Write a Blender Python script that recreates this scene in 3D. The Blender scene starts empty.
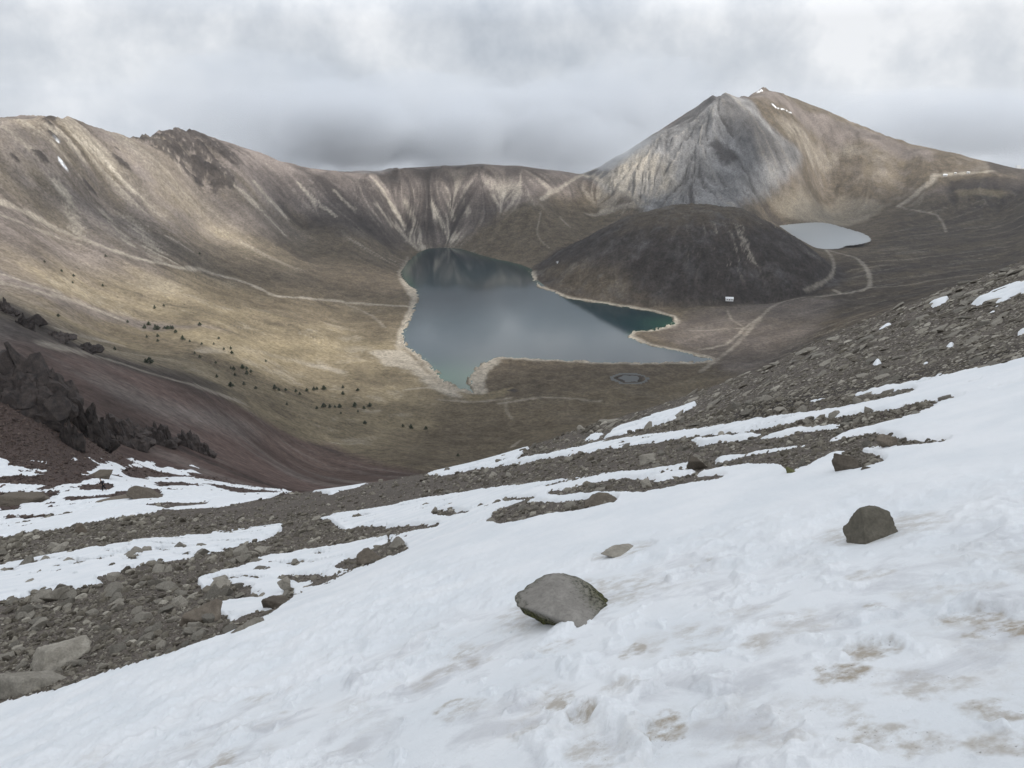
import bpy, math, random, time
import numpy as np
T0 = time.time()
random.seed(7); RNG = np.random.default_rng(7)
PI = math.pi
scene = bpy.context.scene
COL = scene.collection

# ------------------------------------------------------------------ camera
H = 320.0                       # eye height above the crater lake (lake surface is z = 0)
F = 765.0                       # focal length in picture widths of 1024
PITCH = math.atan((384 - 105) / F)
cp, sp = math.cos(PITCH), math.sin(PITCH)
cam_d = bpy.data.cameras.new('camera'); cam = bpy.data.objects.new('camera', cam_d); COL.objects.link(cam)
cam.location = (0, 0, H); cam.rotation_euler = (PI / 2 - PITCH, 0, 0)
cam_d.sensor_width = 36.0; cam_d.lens = F / 1024 * 36.0
cam_d.clip_start = 0.1; cam_d.clip_end = 80000
scene.camera = cam

def ray(x, y):
    """azimuth and slope of the sight line through a point of the photograph"""
    x = np.asarray(x, float); y = np.asarray(y, float)
    u = (x - 512) / F; v = (384 - y) / F
    Y = cp + v * sp; Z = -sp + v * cp
    return np.arctan2(u, Y), Z / np.hypot(u, Y)

# ------------------------------------------------------------------ noise
def _h2(ix, iy, seed):
    h = (ix.astype(np.int64) * 374761393 + iy.astype(np.int64) * 668265263 + seed * 1442695041) & 0x7fffffff
    h = ((h ^ (h >> 13)) * 1274126177) & 0x7fffffff
    return (h ^ (h >> 16))
_ga = np.cos(np.arange(256) / 256 * 2 * PI).astype(np.float32); _gb = np.sin(np.arange(256) / 256 * 2 * PI).astype(np.float32)
def noise2(x, y, seed=0):
    xi = np.floor(x); yi = np.floor(y); fx = (x - xi).astype(np.float32); fy = (y - yi).astype(np.float32)
    u = fx * fx * fx * (fx * (fx * 6 - 15) + 10); v = fy * fy * fy * (fy * (fy * 6 - 15) + 10)
    def g(dx, dy):
        h = _h2(xi + dx, yi + dy, seed) & 255
        return _ga[h] * (fx - dx) + _gb[h] * (fy - dy)
    a = g(0, 0); b = g(1, 0); c = g(0, 1); d = g(1, 1)
    return ((a + (b - a) * u) * (1 - v) + (c + (d - c) * u) * v) * 1.5
def fbm2(x, y, octs=4, seed=0, gain=0.5, ridged=False):
    s = np.zeros(np.shape(x), np.float32); a = 1.0; t = 0
    for o in range(octs):
        n = noise2(x * 2 ** o + o * 17.3, y * 2 ** o - o * 9.1, seed + o)
        if ridged: n = 1 - 2 * np.abs(n)
        s += a * n; t += a; a *= gain
    return s / t
def noise3(p, seed=0):
    i = np.floor(p).astype(np.int64); f = p - i; w = f * f * f * (f * (f * 6 - 15) + 10); out = 0
    for dx in (0, 1):
        for dy in (0, 1):
            for dz in (0, 1):
                h = _h2(i[:, 0] + dx + 57 * (i[:, 2] + dz), i[:, 1] + dy - 31 * (i[:, 2] + dz), seed + 5)
                a = (h & 255) / 255 * 2 * PI; z = ((h >> 8) & 255) / 127.5 - 1; q = np.sqrt(np.maximum(0, 1 - z * z))
                d = q * np.cos(a) * (f[:, 0] - dx) + q * np.sin(a) * (f[:, 1] - dy) + z * (f[:, 2] - dz)
                out = out + d * np.where(dx, w[:, 0], 1 - w[:, 0]) * np.where(dy, w[:, 1], 1 - w[:, 1]) * np.where(dz, w[:, 2], 1 - w[:, 2])
    return out * 1.5
def fbm3(p, octs=4, seed=0, ridged=False, gain=.5):
    s = 0; a = 1.0; t = 0
    for o in range(octs):
        n = noise3(p * 2 ** o + o * 3.7, seed + o)
        if ridged: n = 1 - 2 * np.abs(n)
        s = s + a * n; t += a; a *= gain
    return s / t
def sstep(a, b, x):
    t = np.clip((x - a) / (b - a), 0, 1); return t * t * (3 - 2 * t)

# ------------------------------------------------------------------ surveyed heights
DX, DY, DA, DB, DH = 345., 1525., 302., 288., 139.
def dome_h(x, y):
    rho = np.hypot((x - DX) / DA, (y - DY) / DB); k = 1.3
    return rho, DH * np.clip((math.sqrt(1 + k * k) - np.sqrt(rho * rho + k * k)) / (math.sqrt(1 + k * k) - k), -.2, 1)

PA, PB = 0.3395, -0.4267        # tilt of the near scree slope
CT = []                         # (azimuth, ln distance, slope of sight line)
def ctl(x, y, r=None, z=None):
    th, q = ray(x, y)
    if r is None: r = (z - H) / q
    CT.append((float(th), math.log(r), float(q)))
def plane_r(x, y):
    th, q = ray(x, y)
    k = PA * math.sin(th) + PB * math.cos(th)
    return 1.6 / (k - q) if k - q > 0.01 else 1e9
for th in np.linspace(-1.5, 1.5, 13):          # ground right under and around the camera
    for r in (0.5, 1.0, 1.8, 3.0, 5.0):
        CT.append((th, math.log(r), -1.6 / r + PA * math.sin(th) + PB * math.cos(th)))
for x in (-100, 60, 200, 350, 500, 650, 800, 950, 1120):
    for y in (760, 690, 640, 600, 560, 520, 480, 450, 420):
        r = plane_r(x, y)
        if 2 < r < (9 if x < 150 else 11.5 if x < 400 else 14): ctl(x, y, r)
# skyline of the crater rim
SKY = [(-150,120,1350),(0,117,1300),(40,115,1350),(75,119,1400),(110,132,1480),(140,138,1560),(165,129,1700),(190,129,1750),
 (215,138,1800),(255,151,1850),(290,164,1900),(330,171,1950),(370,171,2000),(400,168,2050),(440,166,2080),(480,164,2080),
 (520,166,2100),(560,171,2150),(585,174,2150),(605,163,2170),(625,152,2180),(660,130,2220),(700,104,2280),(720,92,2300),(735,98,2330),(750,94,2500),
 (765,88,2700),(800,100,2750),(830,112,2780),(860,125,2800),(890,137,2800),(920,146,2800),(950,152,2800),(985,161,2800),(1024,170,2800),(1150,185,2700)]
for x, y, r in SKY:
    ctl(x, y, r); ctl(x, y + 26, r * 1.2); ctl(x, 235, r * 1.6); ctl(x, 290, 6500)
COLS = {
 -120: [(170,1180),(240,960),(300,700),(310,420),(345,320),(380,225),(395,160),(465,140),(500,115),(540,75),(575,38),(620,19),(660,14),(700,11)],
 0: [(160,1180),(205,1060),(240,960),(270,860),(300,700),(308,430),(345,330),(385,230),(372,172),(395,160),(430,150),(465,138),(500,115),(535,75),(567,38),(605,21),(640,15),(672,12),(703,9.9)],
 60: [(232,1120),(270,960),(310,780),(333,600),(338,430),(365,330),(400,235),(412,172),(440,153),(465,138)],
 100: [(180,1330),(246,1130),(275,1030),(300,930),(330,800),(348,650),(357,430),(380,330),(410,260),(440,200),(465,150),(487,118),(510,80),(522,60),(538,45),(548,34),(575,23),(600,17),(635,12.8)],
 200: [(180,1600),(230,1430),(270,1250),(300,1080),(330,900),(350,800),(375,650),(385,560),(391,470),(415,380),(440,300),(465,220),(485,140),(503,75),(520,50),(535,38),(556,25),(578,18.5),(610,13)],
 300: [(200,1800),(240,1620),(270,1420),(297,1250),(330,1060),(360,930),(390,800),(410,700),(430,620),(450,540),(470,430),(490,260),(496,60),(515,40),(535,27),(553,20),(590,13.2)],
 350: [(200,1870),(240,1660),(275,1440),(305,1290),(340,1080)],
 400: [(200,1990),(235,1850),(460,560),(474,490),(482,300),(497,120),(480,52),(500,33)],
 450: [(200,1990),(230,1890)],
 500: [(200,1960),(235,1800),(452,650),(470,300),(480,120),(458,46),(475,30)],
 560: [(200,2000),(225,1830)], 600: [(190,2080),(215,1920),(430,600),(450,300),(450,110),(424,40),(445,25)],
 640: [(195,1990)], 660: [(170,2080)], 720: [(130,2200),(170,2080),(200,1980)],
 700: [(410,550),(430,300),(425,110),(396,38),(420,24)],
 800: [(150,2430),(180,2330),(205,2230),(365,700),(385,300),(390,110),(352,38),(375,24)],
 830: [(150,2690),(180,2600),(205,2450)],
 900: [(165,2700),(190,2560),(325,800),(350,300),(350,110),(308,42),(340,24)],
 950: [(176,2650)], 1000: [(180,2650),(285,900),(310,300),(315,110),(271,45),(305,25)],
 1120: [(200,2600),(245,900),(275,300),(275,110),(220,50),(260,25)],
}
for x, l in COLS.items():
    for y, r in l: ctl(x, y, r)
for x, y, z in [(408,268,3),(400,303,6),(390,345,5),(385,380,9),(400,410,12),(400,440,22),(300,330,30),(500,395,2),(500,420,6),(500,445,14),(600,375,3),(600,400,6),
 (600,420,12),(700,375,4),(700,392,8),(720,335,5),(760,322,9),(800,300,14),(800,330,12),(780,352,10),(870,290,22),(850,262,24),(900,280,25),(950,268,30),(1000,262,35),
 (900,250,30),(950,240,35),(1000,240,40),(1024,220,50),(900,215,45),(950,205,60),(1000,200,72),(1110,215,70),(1110,240,55),(545,264,2),(832,262,20),(690,304,6),(620,301,4),
 (760,291,10),(575,295,2),(430,247,4),(455,248,4),(500,259,3),(460,280,-4),(500,320,-5),(560,330,-5),(600,345,-4),(440,340,-4),(470,370,-3),(640,322,-2),
 (786,225,25),(822,222,26),(866,238,26),(825,249,26),(825,236,24),(830,216,32),(790,256,24),(470,396,2),(440,400,6),(350,370,14)]:
    ctl(x, y, z=z)
CT = np.array(CT)
SA, SB = 1.0, 0.33
def _tps():
    P = np.c_[CT[:, 0] * SA, CT[:, 1] * SB]; n = len(P)
    d2 = ((P[:, None] - P[None]) ** 2).sum(-1)
    K = 0.5 * d2 * np.log(d2 + 1e-12) + np.eye(n) * 2e-6
    A = np.zeros((n + 3, n + 3)); A[:n, :n] = K; A[:n, n] = 1; A[:n, n + 1:] = P; A[n:, :n] = A[:n, n:].T
    return P, np.linalg.solve(A, np.r_[CT[:, 2] + 1.6 / np.exp(CT[:, 1]), 0, 0, 0])
_P, _W = _tps()
gth = np.arange(-1.62, 1.621, 0.01); glr = np.arange(-0.8, 8.9, 0.02)
GQ = np.zeros((len(glr), len(gth)))
for i, l in enumerate(glr):
    d2 = (gth[:, None] * SA - _P[None, :, 0]) ** 2 + (l * SB - _P[None, :, 1]) ** 2
    GQ[i] = (0.5 * d2 * np.log(d2 + 1e-12)) @ _W[:-3] + _W[-3] + gth * SA * _W[-2] + l * SB * _W[-1]
_x = np.exp(glr)[:, None] * np.sin(gth)[None]; _y = np.exp(glr)[:, None] * np.cos(gth)[None]
_rho, _dh = dome_h(_x, _y)
GQd = np.where(_rho < 1.15, np.maximum(GQ, (6 + _dh - H + 1.6) / np.exp(glr)[:, None]), GQ)
def bil(G, th, lr):
    a = np.clip((np.asarray(lr) - glr[0]) / 0.02, 0, len(glr) - 1.001); b = np.clip((np.asarray(th) - gth[0]) / 0.01, 0, len(gth) - 1.001)
    i = a.astype(int); j = b.astype(int); a = a - i; b = b - j
    return (G[i, j] * (1 - b) + G[i, j + 1] * b) * (1 - a) + (G[i + 1, j] * (1 - b) + G[i + 1, j + 1] * b) * a
_mr = np.arange(0.0, 8.6, 0.004)
def hit(x, y, r0=1.0, r1=6000.):
    """where the sight line through (x, y) first meets the ground: azimuth, distance"""
    th, q = ray(x, y); l = _mr[(_mr >= math.log(r0)) & (_mr <= math.log(r1))]
    g = bil(GQd, np.full(len(l), float(th)), l) - 1.6 / np.exp(l)
    k = np.nonzero(g >= float(q))[0]
    if len(k) == 0: k = [int(np.argmax(g))]
    k = k[0]
    if k > 0 and g[k] > g[k - 1]: lr = l[k - 1] + (float(q) - g[k - 1]) / (g[k] - g[k - 1]) * 0.004; lr = min(max(lr, l[k-1]), l[k])
    else: lr = l[k]
    return float(th), math.exp(lr)
def at(x, y, r0=1.0, r1=6000.):
    th, r = hit(x, y, r0, r1); return r * math.sin(th), r * math.cos(th)
def flat(x, y, z):
    th, q = ray(x, y); r = (z - H) / q; return float(r * np.sin(th)), float(r * np.cos(th))

# ------------------------------------------------------------------ the ground sheet (fine rows near, coarse rows far)
rows = [math.log(0.6)]
while rows[-1] < math.log(5600):
    r = math.exp(rows[-1])
    d = min(max(.0026, r * .0008), .008) if r < 16 else .008 if r < 60 else .0065 if r < 400 else .0036 if r < 2950 else .012
    rows.append(rows[-1] + (.02 if r < 1.8 else d))
LR = np.array(rows)
core = np.arange(-0.69, 0.6901, 0.00125)
side = 0.69 + np.cumsum(0.00125 * 1.09 ** np.arange(1, 49)); side = side[side < 1.6]
TH = np.r_[-side[::-1], core, side]
def crm(src, h, dst):
    a = np.clip((dst - src[0]) / h, 1, len(src) - 2.001); i = a.astype(int); t = a - i; W = np.zeros((len(dst), len(src))); n = np.arange(len(dst))
    W[n, i - 1] += -.5 * t + t * t - .5 * t ** 3; W[n, i] += 1 - 2.5 * t * t + 1.5 * t ** 3
    W[n, i + 1] += .5 * t + 2 * t * t - 1.5 * t ** 3; W[n, i + 2] += -.5 * t * t + .5 * t ** 3
    return W
Q = crm(glr, .02, LR) @ GQ @ crm(gth, .01, TH).T
R = np.exp(LR)[:, None]; NR, NT = len(LR), len(TH)
X = (R * np.sin(TH)[None]); Y = (R * np.cos(TH)[None])
Z = H + R * Q - 1.6
# the lava dome beside the lake
rho, dh = dome_h(X, Y)
Z = np.where(rho < 1.15, np.maximum(Z, 6 + dh), Z)
RR = np.broadcast_to(R, X.shape)
iF = int(np.searchsorted(LR, math.log(190)))      # rows nearer than this are the near slope
print('grid', NR, NT, iF, time.time() - T0)

def inside(px, py, poly):
    c = np.zeros(px.shape, bool); n = len(poly)
    for k in range(n):
        x0, y0 = poly[k - 1]; x1, y1 = poly[k]
        if y0 == y1: continue
        c ^= ((y0 > py) != (y1 > py)) & (px < (x1 - x0) * (py - y0) / (y1 - y0) + x0)
    return c
def dist_line(px, py, pts, closed=False):
    d = np.full(px.shape, 1e9)
    P = list(pts) + ([pts[0]] if closed else [])
    for (x0, y0), (x1, y1) in zip(P[:-1], P[1:]):
        dx, dy = x1 - x0, y1 - y0; L = dx * dx + dy * dy + 1e-9
        t = np.clip(((px - x0) * dx + (py - y0) * dy) / L, 0, 1)
        d = np.minimum(d, np.hypot(px - x0 - t * dx, py - y0 - t * dy))
    return d
def box(pts, m, i0=0, i1=None):
    """index window of the ground sheet around world points"""
    p = np.array(pts); th = np.arctan2(p[:, 0], p[:, 1]); r = np.hypot(p[:, 0], p[:, 1])
    ra, rb = max(.6, r.min() - m), r.max() + m; dm = m / r.min()
    a = max(i0, np.searchsorted(LR, math.log(ra)) - 2); b = np.searchsorted(LR, math.log(rb)) + 2
    c = np.searchsorted(TH, th.min() - dm) - 2; d = np.searchsorted(TH, th.max() + dm) + 2
    return slice(max(a, 0), min(b, i1 or NR)), slice(max(c, 0), min(d, NT))
def spline(pts, n=5):
    P = np.array([pts[0]] + list(pts) + [pts[-1]], float); out = []
    for i in range(1, len(P) - 2):
        for t in np.arange(n) / n:
            out.append(.5 * (2 * P[i] + (P[i + 1] - P[i - 1]) * t + (2 * P[i - 1] - 5 * P[i] + 4 * P[i + 1] - P[i + 2]) * t * t + (3 * P[i] - P[i - 1] - 3 * P[i + 1] + P[i + 2]) * t ** 3))
    return [tuple(p) for p in out] + [tuple(P[-1])]

# ------------------------------------------------------------------ lakes: carve the shores
def poly_flat(pts, z): return [flat(x, y, z) for x, y in pts]
LAKE = poly_flat(spline([(431,249),(445,248.5),(458,249.5),(480,256),(500,261),(514,264),(527,269),(533,275),(540,286),(556,292),(570,298),(600,303),(640,309),(665,314),(677,320),
 (668,327),(650,331),(636,331.5),(631,336),(637,340),(652,345),(680,351),(700,356),(711,358.5),(711,361),(698,363),(670,364),(640,364),(600,363),(560,361),(530,359.5),(510,358),(496,359.5),(483,366),(475,374),(473,384),(477,391),(474,394),
 (465,391),(452,388),(441,380),(432,370),(424,361),(412,352),(402,345),(401,336),(404,325),(410,313),(414,303),(416,294),(412,284),(406,275),(407,268),(414,260),(423,252)], 3), 0.0)
LUNA = poly_flat(spline([(782,226),(800,224),(822,223),(838,227),(855,232),(865,236.5),(866,241),(855,244),(842,245.5),(836,248),(818,248),(806,242),(795,236)], 3), 25.0)
POND = poly_flat(spline([(616,378),(622,375.5),(634,375.5),(641,378),(638,381.5),(625,382)], 3), 4.2)
def carve(poly, z, reach, slope):
    w = box(poly, 260); x, y = X[w], Y[w]
    d = dist_line(x, y, poly, True); i = inside(x, y, poly); z0 = Z[w]
    if z < 1 : wob = fbm2(x / 22, y / 22, 4, 3, .6) * 4.5
    else: wob = 0
    sd = np.where(i, -d, d) + wob
    e = np.exp(-np.maximum(sd, 0) / reach)
    shore = z + np.maximum(sd, 0) * slope
    out = z0 * (1 - e) + shore * e; k = sstep(0, reach, sd)
    Z[w] = np.where(sd < 0, z + np.maximum(sd * .25, sd * .04 - 2), np.maximum(out, z + np.minimum(sd * .22, 1.6) - 8 * k - 60 * (sd > reach)))
    return w, sd
wL, sdL = carve(LAKE, 0, 45, .05)
wS, sdS = carve(LUNA, 25, 60, .05)
wP, sdP = carve(POND, 4.2, 18, .03)

# ------------------------------------------------------------------ relief of the far ground
iB = int(np.searchsorted(LR, math.log(150)))
B = (slice(iB, NR), slice(0, NT))
xb, yb, rb = X[B], Y[B], RR[B]
def slope_of(Zb, Rb):
    gr = np.gradient(Zb, axis=0) / np.gradient(Rb, axis=0); gt = np.gradient(Zb, axis=1) / (Rb * np.gradient(TH)[None, :])
    return gr, gt
gr, gt = slope_of(Z[B], rb); sl = np.hypot(gr, gt)
wall = sstep(.16, .45, sl) * sstep(150, 320, rb)
zb = Z[B]
def soft_poly(pix, feather, r0=150., r1=6000., z=None, m=80):
    pts = [at(x, y, r0, r1) for x, y in pix] if z is None else poly_flat(pix, z)
    w = box(pts, m + feather, iB); x, y = X[w], Y[w]
    d = dist_line(x, y, pts, True); d = np.where(inside(x, y, pts), -d, d)
    return (slice(w[0].start - iB, w[0].stop - iB), w[1]), d
def lpoly(pix, feather, warp=0., **k):
    w, d = soft_poly(pix, feather, **k)
    x, y = xb[w], yb[w]
    if warp: d = d + fbm2(x / (warp * 2.2), y / (warp * 2.2), 4, 77) * warp
    m = np.zeros(rb.shape, np.float32); m[w] = sstep(feather, -feather, d); return m
SHOULDER = [(745,99),(765,90),(800,102),(860,127),(930,152),(1024,172),(1024,185),(940,185),(905,205),(880,215),(800,218),(775,205),(800,168),(785,140)]
shoulder0 = lpoly(SHOULDER, 40, r0=1500)
rho_b, _ = dome_h(xb, yb); dome = sstep(1.06, .96, rho_b)
wall_r = wall * (1 - dome * .5)
far_amp = sstep(150, 900, rb)
rel = fbm2(xb / 260, yb / 260, 4, 11, .5, True) * 11 * far_amp + fbm2(xb / 45, yb / 45, 4, 21, .55, True) * (2.6 * far_amp + .5)
ridgeness = sstep(0.0, 1.0, (zb - 120) / 160)
Z[B] += rel * wall_r * (.55 + .6 * ridgeness) * (1 - .85 * shoulder0)
Z[B] += dome * (fbm2(xb / 34, yb / 34, 5, 23, .6, True) * 5.5 * sstep(1.0, .85, rho_b) + fbm2(xb / 120, yb / 120, 2, 25) * 7)
flatw = np.ones_like(zb); 
for w, sd in ((wL, sdL), (wS, sdS), (wP, sdP)):
    t = np.ones((NR, NT), np.float32); t[w] = sstep(3, 40, sd); flatw *= t[B]
Z[B] += (1 - wall) * flatw * (fbm2(xb / 70, yb / 70, 4, 31) * 3.0 + fbm2(xb / 12, yb / 12, 3, 35) * .8) * sstep(200, 500, rb)

# fall-line streaks: noise smeared up and down the slope
def lic(Zb, field, n, step):
    gr, gt = slope_of(Zb, rb); g = np.hypot(gr, gt) + 1e-4
    di = (-gr / g) / (rb * np.gradient(LR[iB:])[:, None]); dj = (-gt / g) / (rb * np.gradient(TH)[None, :])
    di = (di * step).astype(np.float32); dj = (dj * step).astype(np.float32)
    ii, jj = np.meshgrid(np.arange(rb.shape[0], dtype=np.float32), np.arange(NT, dtype=np.float32), indexing='ij')
    acc = field.copy(); nmax, jmax = rb.shape[0] - 1, NT - 1
    for sgn in (1, -1):
        pi, pj = ii.copy(), jj.copy()
        for k in range(n):
            a = np.clip(pi + .5, 0, nmax).astype(np.int32); b = np.clip(pj + .5, 0, jmax).astype(np.int32)
            pi += sgn * di[a, b]; pj += sgn * dj[a, b]
            a = np.clip(pi + .5, 0, nmax).astype(np.int32); b = np.clip(pj + .5, 0, jmax).astype(np.int32)
            acc += field[a, b]
    acc = (acc - acc.mean()) / acc.std()
    return acc
def blur(a, si, sj):
    for ax, s in ((0, si), (1, sj)):
        if s <= 0: continue
        n = int(s * 2.5) + 1; k = np.exp(-.5 * (np.arange(-n, n + 1) / s) ** 2); k /= k.sum()
        p = np.pad(a, [(n, n) if i == ax else (0, 0) for i in range(2)], mode='edge'); o = np.zeros_like(a)
        for m, w_ in enumerate(k): o += w_ * (p[m:m + a.shape[0]] if ax == 0 else p[:, m:m + a.shape[1]])
        a = o
    return a
nz = RNG.standard_normal(rb.shape).astype(np.float32)
S1 = lic(Z[B], blur(nz, .6, .6), 24, 3.5)
nz2 = RNG.standard_normal(rb.shape).astype(np.float32)
S2 = lic(Z[B], blur(nz2, 5, 4.5), 34, 6.0)
Z[B] += wall * far_amp * (S1 * .55 + S2 * .6) * np.clip(rb / 1400, .3, 1.3) * (1 - .3 * dome)
# rocky crests: left summit crag, grey peak
mk = [at(x, y, 900) for x, y in ((150, 136), (168, 134), (190, 134), (210, 142), (196, 165), (215, 168), (180, 150), (170, 148))]
crag = np.zeros(rb.shape, np.float32)
for (x, y), s in zip(mk, (45, 50, 60, 60, 45, 40, 40, 30)): crag = np.maximum(crag, np.exp(-((xb - x) ** 2 + (yb - y) ** 2) / (s * s * .8)))
cn = fbm2(xb / 38, yb / 38, 5, 51, .6, True)
Z[B] += crag * (cn * 13 + 1)
PEAK = [(585,178),(625,155),(660,133),(700,107),(720,95),(735,101),(760,122),(790,148),(800,162),(790,176),(760,196),(740,203),(690,201),(640,203),(610,188)]
peak = lpoly(PEAK, 40, 25, r0=1500)
Z[B] += peak * (fbm2(xb / 55, yb / 55, 5, 61, .62, True) * 19 + S1 * 2.0 + S2 * 2.2 - 6)

# settle the crest line back on the surveyed skyline
sky_th, sky_q = ray(np.array([s[0] for s in SKY], float), np.array([s[1] for s in SKY], float))
want = np.interp(TH, sky_th, sky_q)
for it in range(3):
    q = (Z[B] - H) / rb; far = rb > 1000
    got = np.where(far, q, -9).max(0); k_ = np.argmax(np.where(far, q, -9), 0)
    err = blur((want - got)[None].astype(np.float32), 0, 10)[0]
    err[(TH < -.64) | (TH > .64)] = 0
    Z[B] += rb * err[None] * sstep(-.16, -.06, q - want[None] + .0) * far
print('skyline error px', np.abs((want - got)[(TH > -.58) & (TH < .58)]).mean() * 765)

_top = Z
hit0 = hit
def hit(x, y, r0=1.0, r1=6000.):
    """the same on the finished ground with all its relief"""
    th, q = ray(x, y); j = int(np.clip(np.searchsorted(TH, float(th)), 1, NT - 1)); i0, i1 = np.searchsorted(LR, math.log(r0)), np.searchsorted(LR, math.log(r1))
    c = (_top[i0:i1, j] - H) / np.exp(LR[i0:i1]); k = np.nonzero(c >= float(q))[0]; k = int(k[0]) if len(k) else int(np.argmax(c))
    return float(th), float(np.exp(LR[i0 + k]))
PEAK2 = [(575,172),(600,160),(625,148),(660,125),(700,99),(718,88),(730,93),(742,96),(762,118),(785,140),(802,158),(797,172),(775,192),(760,200),(740,206),(690,204),(640,206),(610,190)]
SHOULDER2 = [(745,94),(765,84),(800,95),(860,120),(930,147),(1024,166),(1024,185),(940,185),(905,205),(880,215),(800,218),(775,205),(798,172),(803,158),(785,140),(762,118)]
shoulder1 = lpoly(SHOULDER2, 18, 10, r0=1500)

# ------------------------------------------------------------------ what covers the far ground: weights of eight covers
GRASS, HEATH, SCREE, PALE, RED, DARK, ROCK, SNOWC = range(8)
W8 = np.zeros((8,) + rb.shape, np.float32); W8[SCREE] = 1
def paint(c, m):
    m = np.clip(m, 0, 1)[None]; np.multiply(W8, 1 - m, out=W8); W8[c] += m[0]
def stroke(c, pix, width, k=1., r0=150., r1=6000., feather=.6, wob=1.):
    pts = [at(x, y, r0, r1) for x, y in spline(pix, 4)]
    w = box(pts, width * 4 + 10, iB); x, y = X[w], Y[w]
    d = dist_line(x, y, pts) + fbm2(x / (width * 3), y / (width * 3), 3, 91) * width * wob * .6
    sl_ = (slice(w[0].start - iB, w[0].stop - iB), w[1]); m = np.zeros(rb.shape, np.float32); brk = 1.
    if wob > 1.2:
        d = d / 1.35 - np.clip(S1[sl_], -2, 2) * width * .45 - np.clip(S2[sl_], -2, 2) * width * .2; brk = np.clip(.75 + .35 * S1[sl_] + .25 * n2[sl_], .1, 1.2)
    elif c == PALE: brk = np.clip(.8 + .5 * fbm2(x / 30, y / 30, 3, 95), .3, 1.1)
    m[sl_] = sstep(width * (.5 + feather), width * .5 * (1 - feather), d) * k * brk
    paint(c, m)
n1 = fbm2(xb / 150, yb / 150, 5, 101, .55); n2 = fbm2(xb / 40, yb / 40, 5, 111, .6); n3 = fbm2(xb / 9, yb / 9, 4, 121, .6)
streak = S1 * .6 + S2 * .8
lum = 1.0
# basin floor and lower slopes
paint(HEATH, sstep(150, 60, zb + n1 * 60) * .9)
left_basin = lpoly([(0,255),(60,262),(130,275),(230,285),(330,303),(400,303),(410,330),(395,350),(420,372),(465,398),(520,400),(620,385),(700,380),(715,400),(600,440),(500,470),(300,470),(210,400),(120,362),(0,312)], 60, 40)
paint(GRASS, left_basin * np.clip(.72 + .55 * n2 + .35 * n1, 0, 1)); paint(PALE, left_basin * sstep(.12, .5, n2 + n1 * .8 + n3 * .3) * .35); paint(HEATH, left_basin * sstep(.1, .5, -n1 + n3 * .4) * .55); paint(DARK, left_basin * sstep(.32, .55, n3 + n2 * .3) * .3)
paint(HEATH, lpoly([(215,285),(280,296),(330,305),(405,306),(398,330),(380,338),(330,325),(250,312),(200,300)], 40, 40) * .7)
paint(HEATH, lpoly([(430,405),(520,368),(700,370),(720,400),(560,450),(440,480),(380,450)], 40, 30) * (.75 + .3 * n2))
right_basin = lpoly([(835,262),(870,250),(900,212),(940,200),(1024,190),(1130,180),(1130,260),(1024,268),(900,310),(760,372),(715,378),(700,350),(660,330),(690,312),(770,296)], 30, 25)
paint(HEATH, right_basin); paint(DARK, right_basin * np.clip(.5 + .7 * fbm2((xb * .9 + yb * .4) / 300, (yb * .9 - xb * .4) / 45, 5, 171, .6) + .5 * n2, .05, .85)); paint(PALE, right_basin * sstep(.1, .5, n3 * .5 + fbm2((xb * .9 + yb * .4) / 220, (yb * .9 - xb * .4) / 18, 4, 175)) * .22)
paint(SCREE, lpoly([(690,312),(740,304),(800,297),(840,300),(800,345),(740,375),(712,362),(690,350),(650,335),(675,325)], 16, 12) * .45)
# crater wall: chutes of pale debris between dark ones
paint(DARK, wall * sstep(.1, 1.5, -streak) * .5)
paint(PALE, wall * sstep(.9, 2.2, streak + n1 * .6) * .45)
leftwall = lpoly([(-120,110),(60,110),(130,135),(200,150),(260,200),(300,235),(260,265),(180,262),(100,245),(0,205),(-120,190)], 70, 50)
paint(GRASS, leftwall * np.clip(.22 + .8 * n1 + .15 * S2 + .4 * n2, 0, .7)); paint(HEATH, leftwall * np.clip(-.1 - .35 * streak + .6 * n2 - .3 * n1, 0, .7)); paint(PALE, leftwall * (sstep(.1, 1.7, streak + .6 * n2 + .8 * n1) * .6 + .10)); paint(DARK, leftwall * sstep(.25, .55, n3 * .6 + n2 * .6 - .05 * streak) * .35)
paint(SCREE, lpoly([(120,140),(150,145),(200,175),(250,205),(300,235),(270,240),(230,220),(180,190)], 40, 40) * (.5 + .4 * n2))
backwall = lpoly([(265,165),(330,172),(400,169),(470,165),(540,170),(555,185),(520,205),(470,235),(440,248),(405,245),(360,235),(300,215),(270,190)], 40, 30)
paint(SCREE, backwall * .8); paint(DARK, backwall * np.clip(.45 - .25 * streak + .3 * n1, 0, .75)); paint(PALE, backwall * sstep(.5, 1.7, streak + .5 * n2 + .4 * n1) * .6 * sstep(175, 120, zb + 40 * n1))
paint(DARK, lpoly([(370,172),(420,169),(500,165),(545,170),(540,182),(500,180),(440,184),(395,186)], 25, 25, r0=1500) * .65)
paint(HEATH, lpoly([(475,235),(500,215),(540,205),(590,200),(615,215),(585,235),(545,262),(530,265),(500,258),(470,250)], 25, 25) * .85)
paint(DARK, lpoly([(285,212),(330,212),(375,222),(405,243),(395,248),(340,235),(295,226)], 40, 30) * .75)  # dark band at the wall foot: cast shade put into the cover colour
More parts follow.
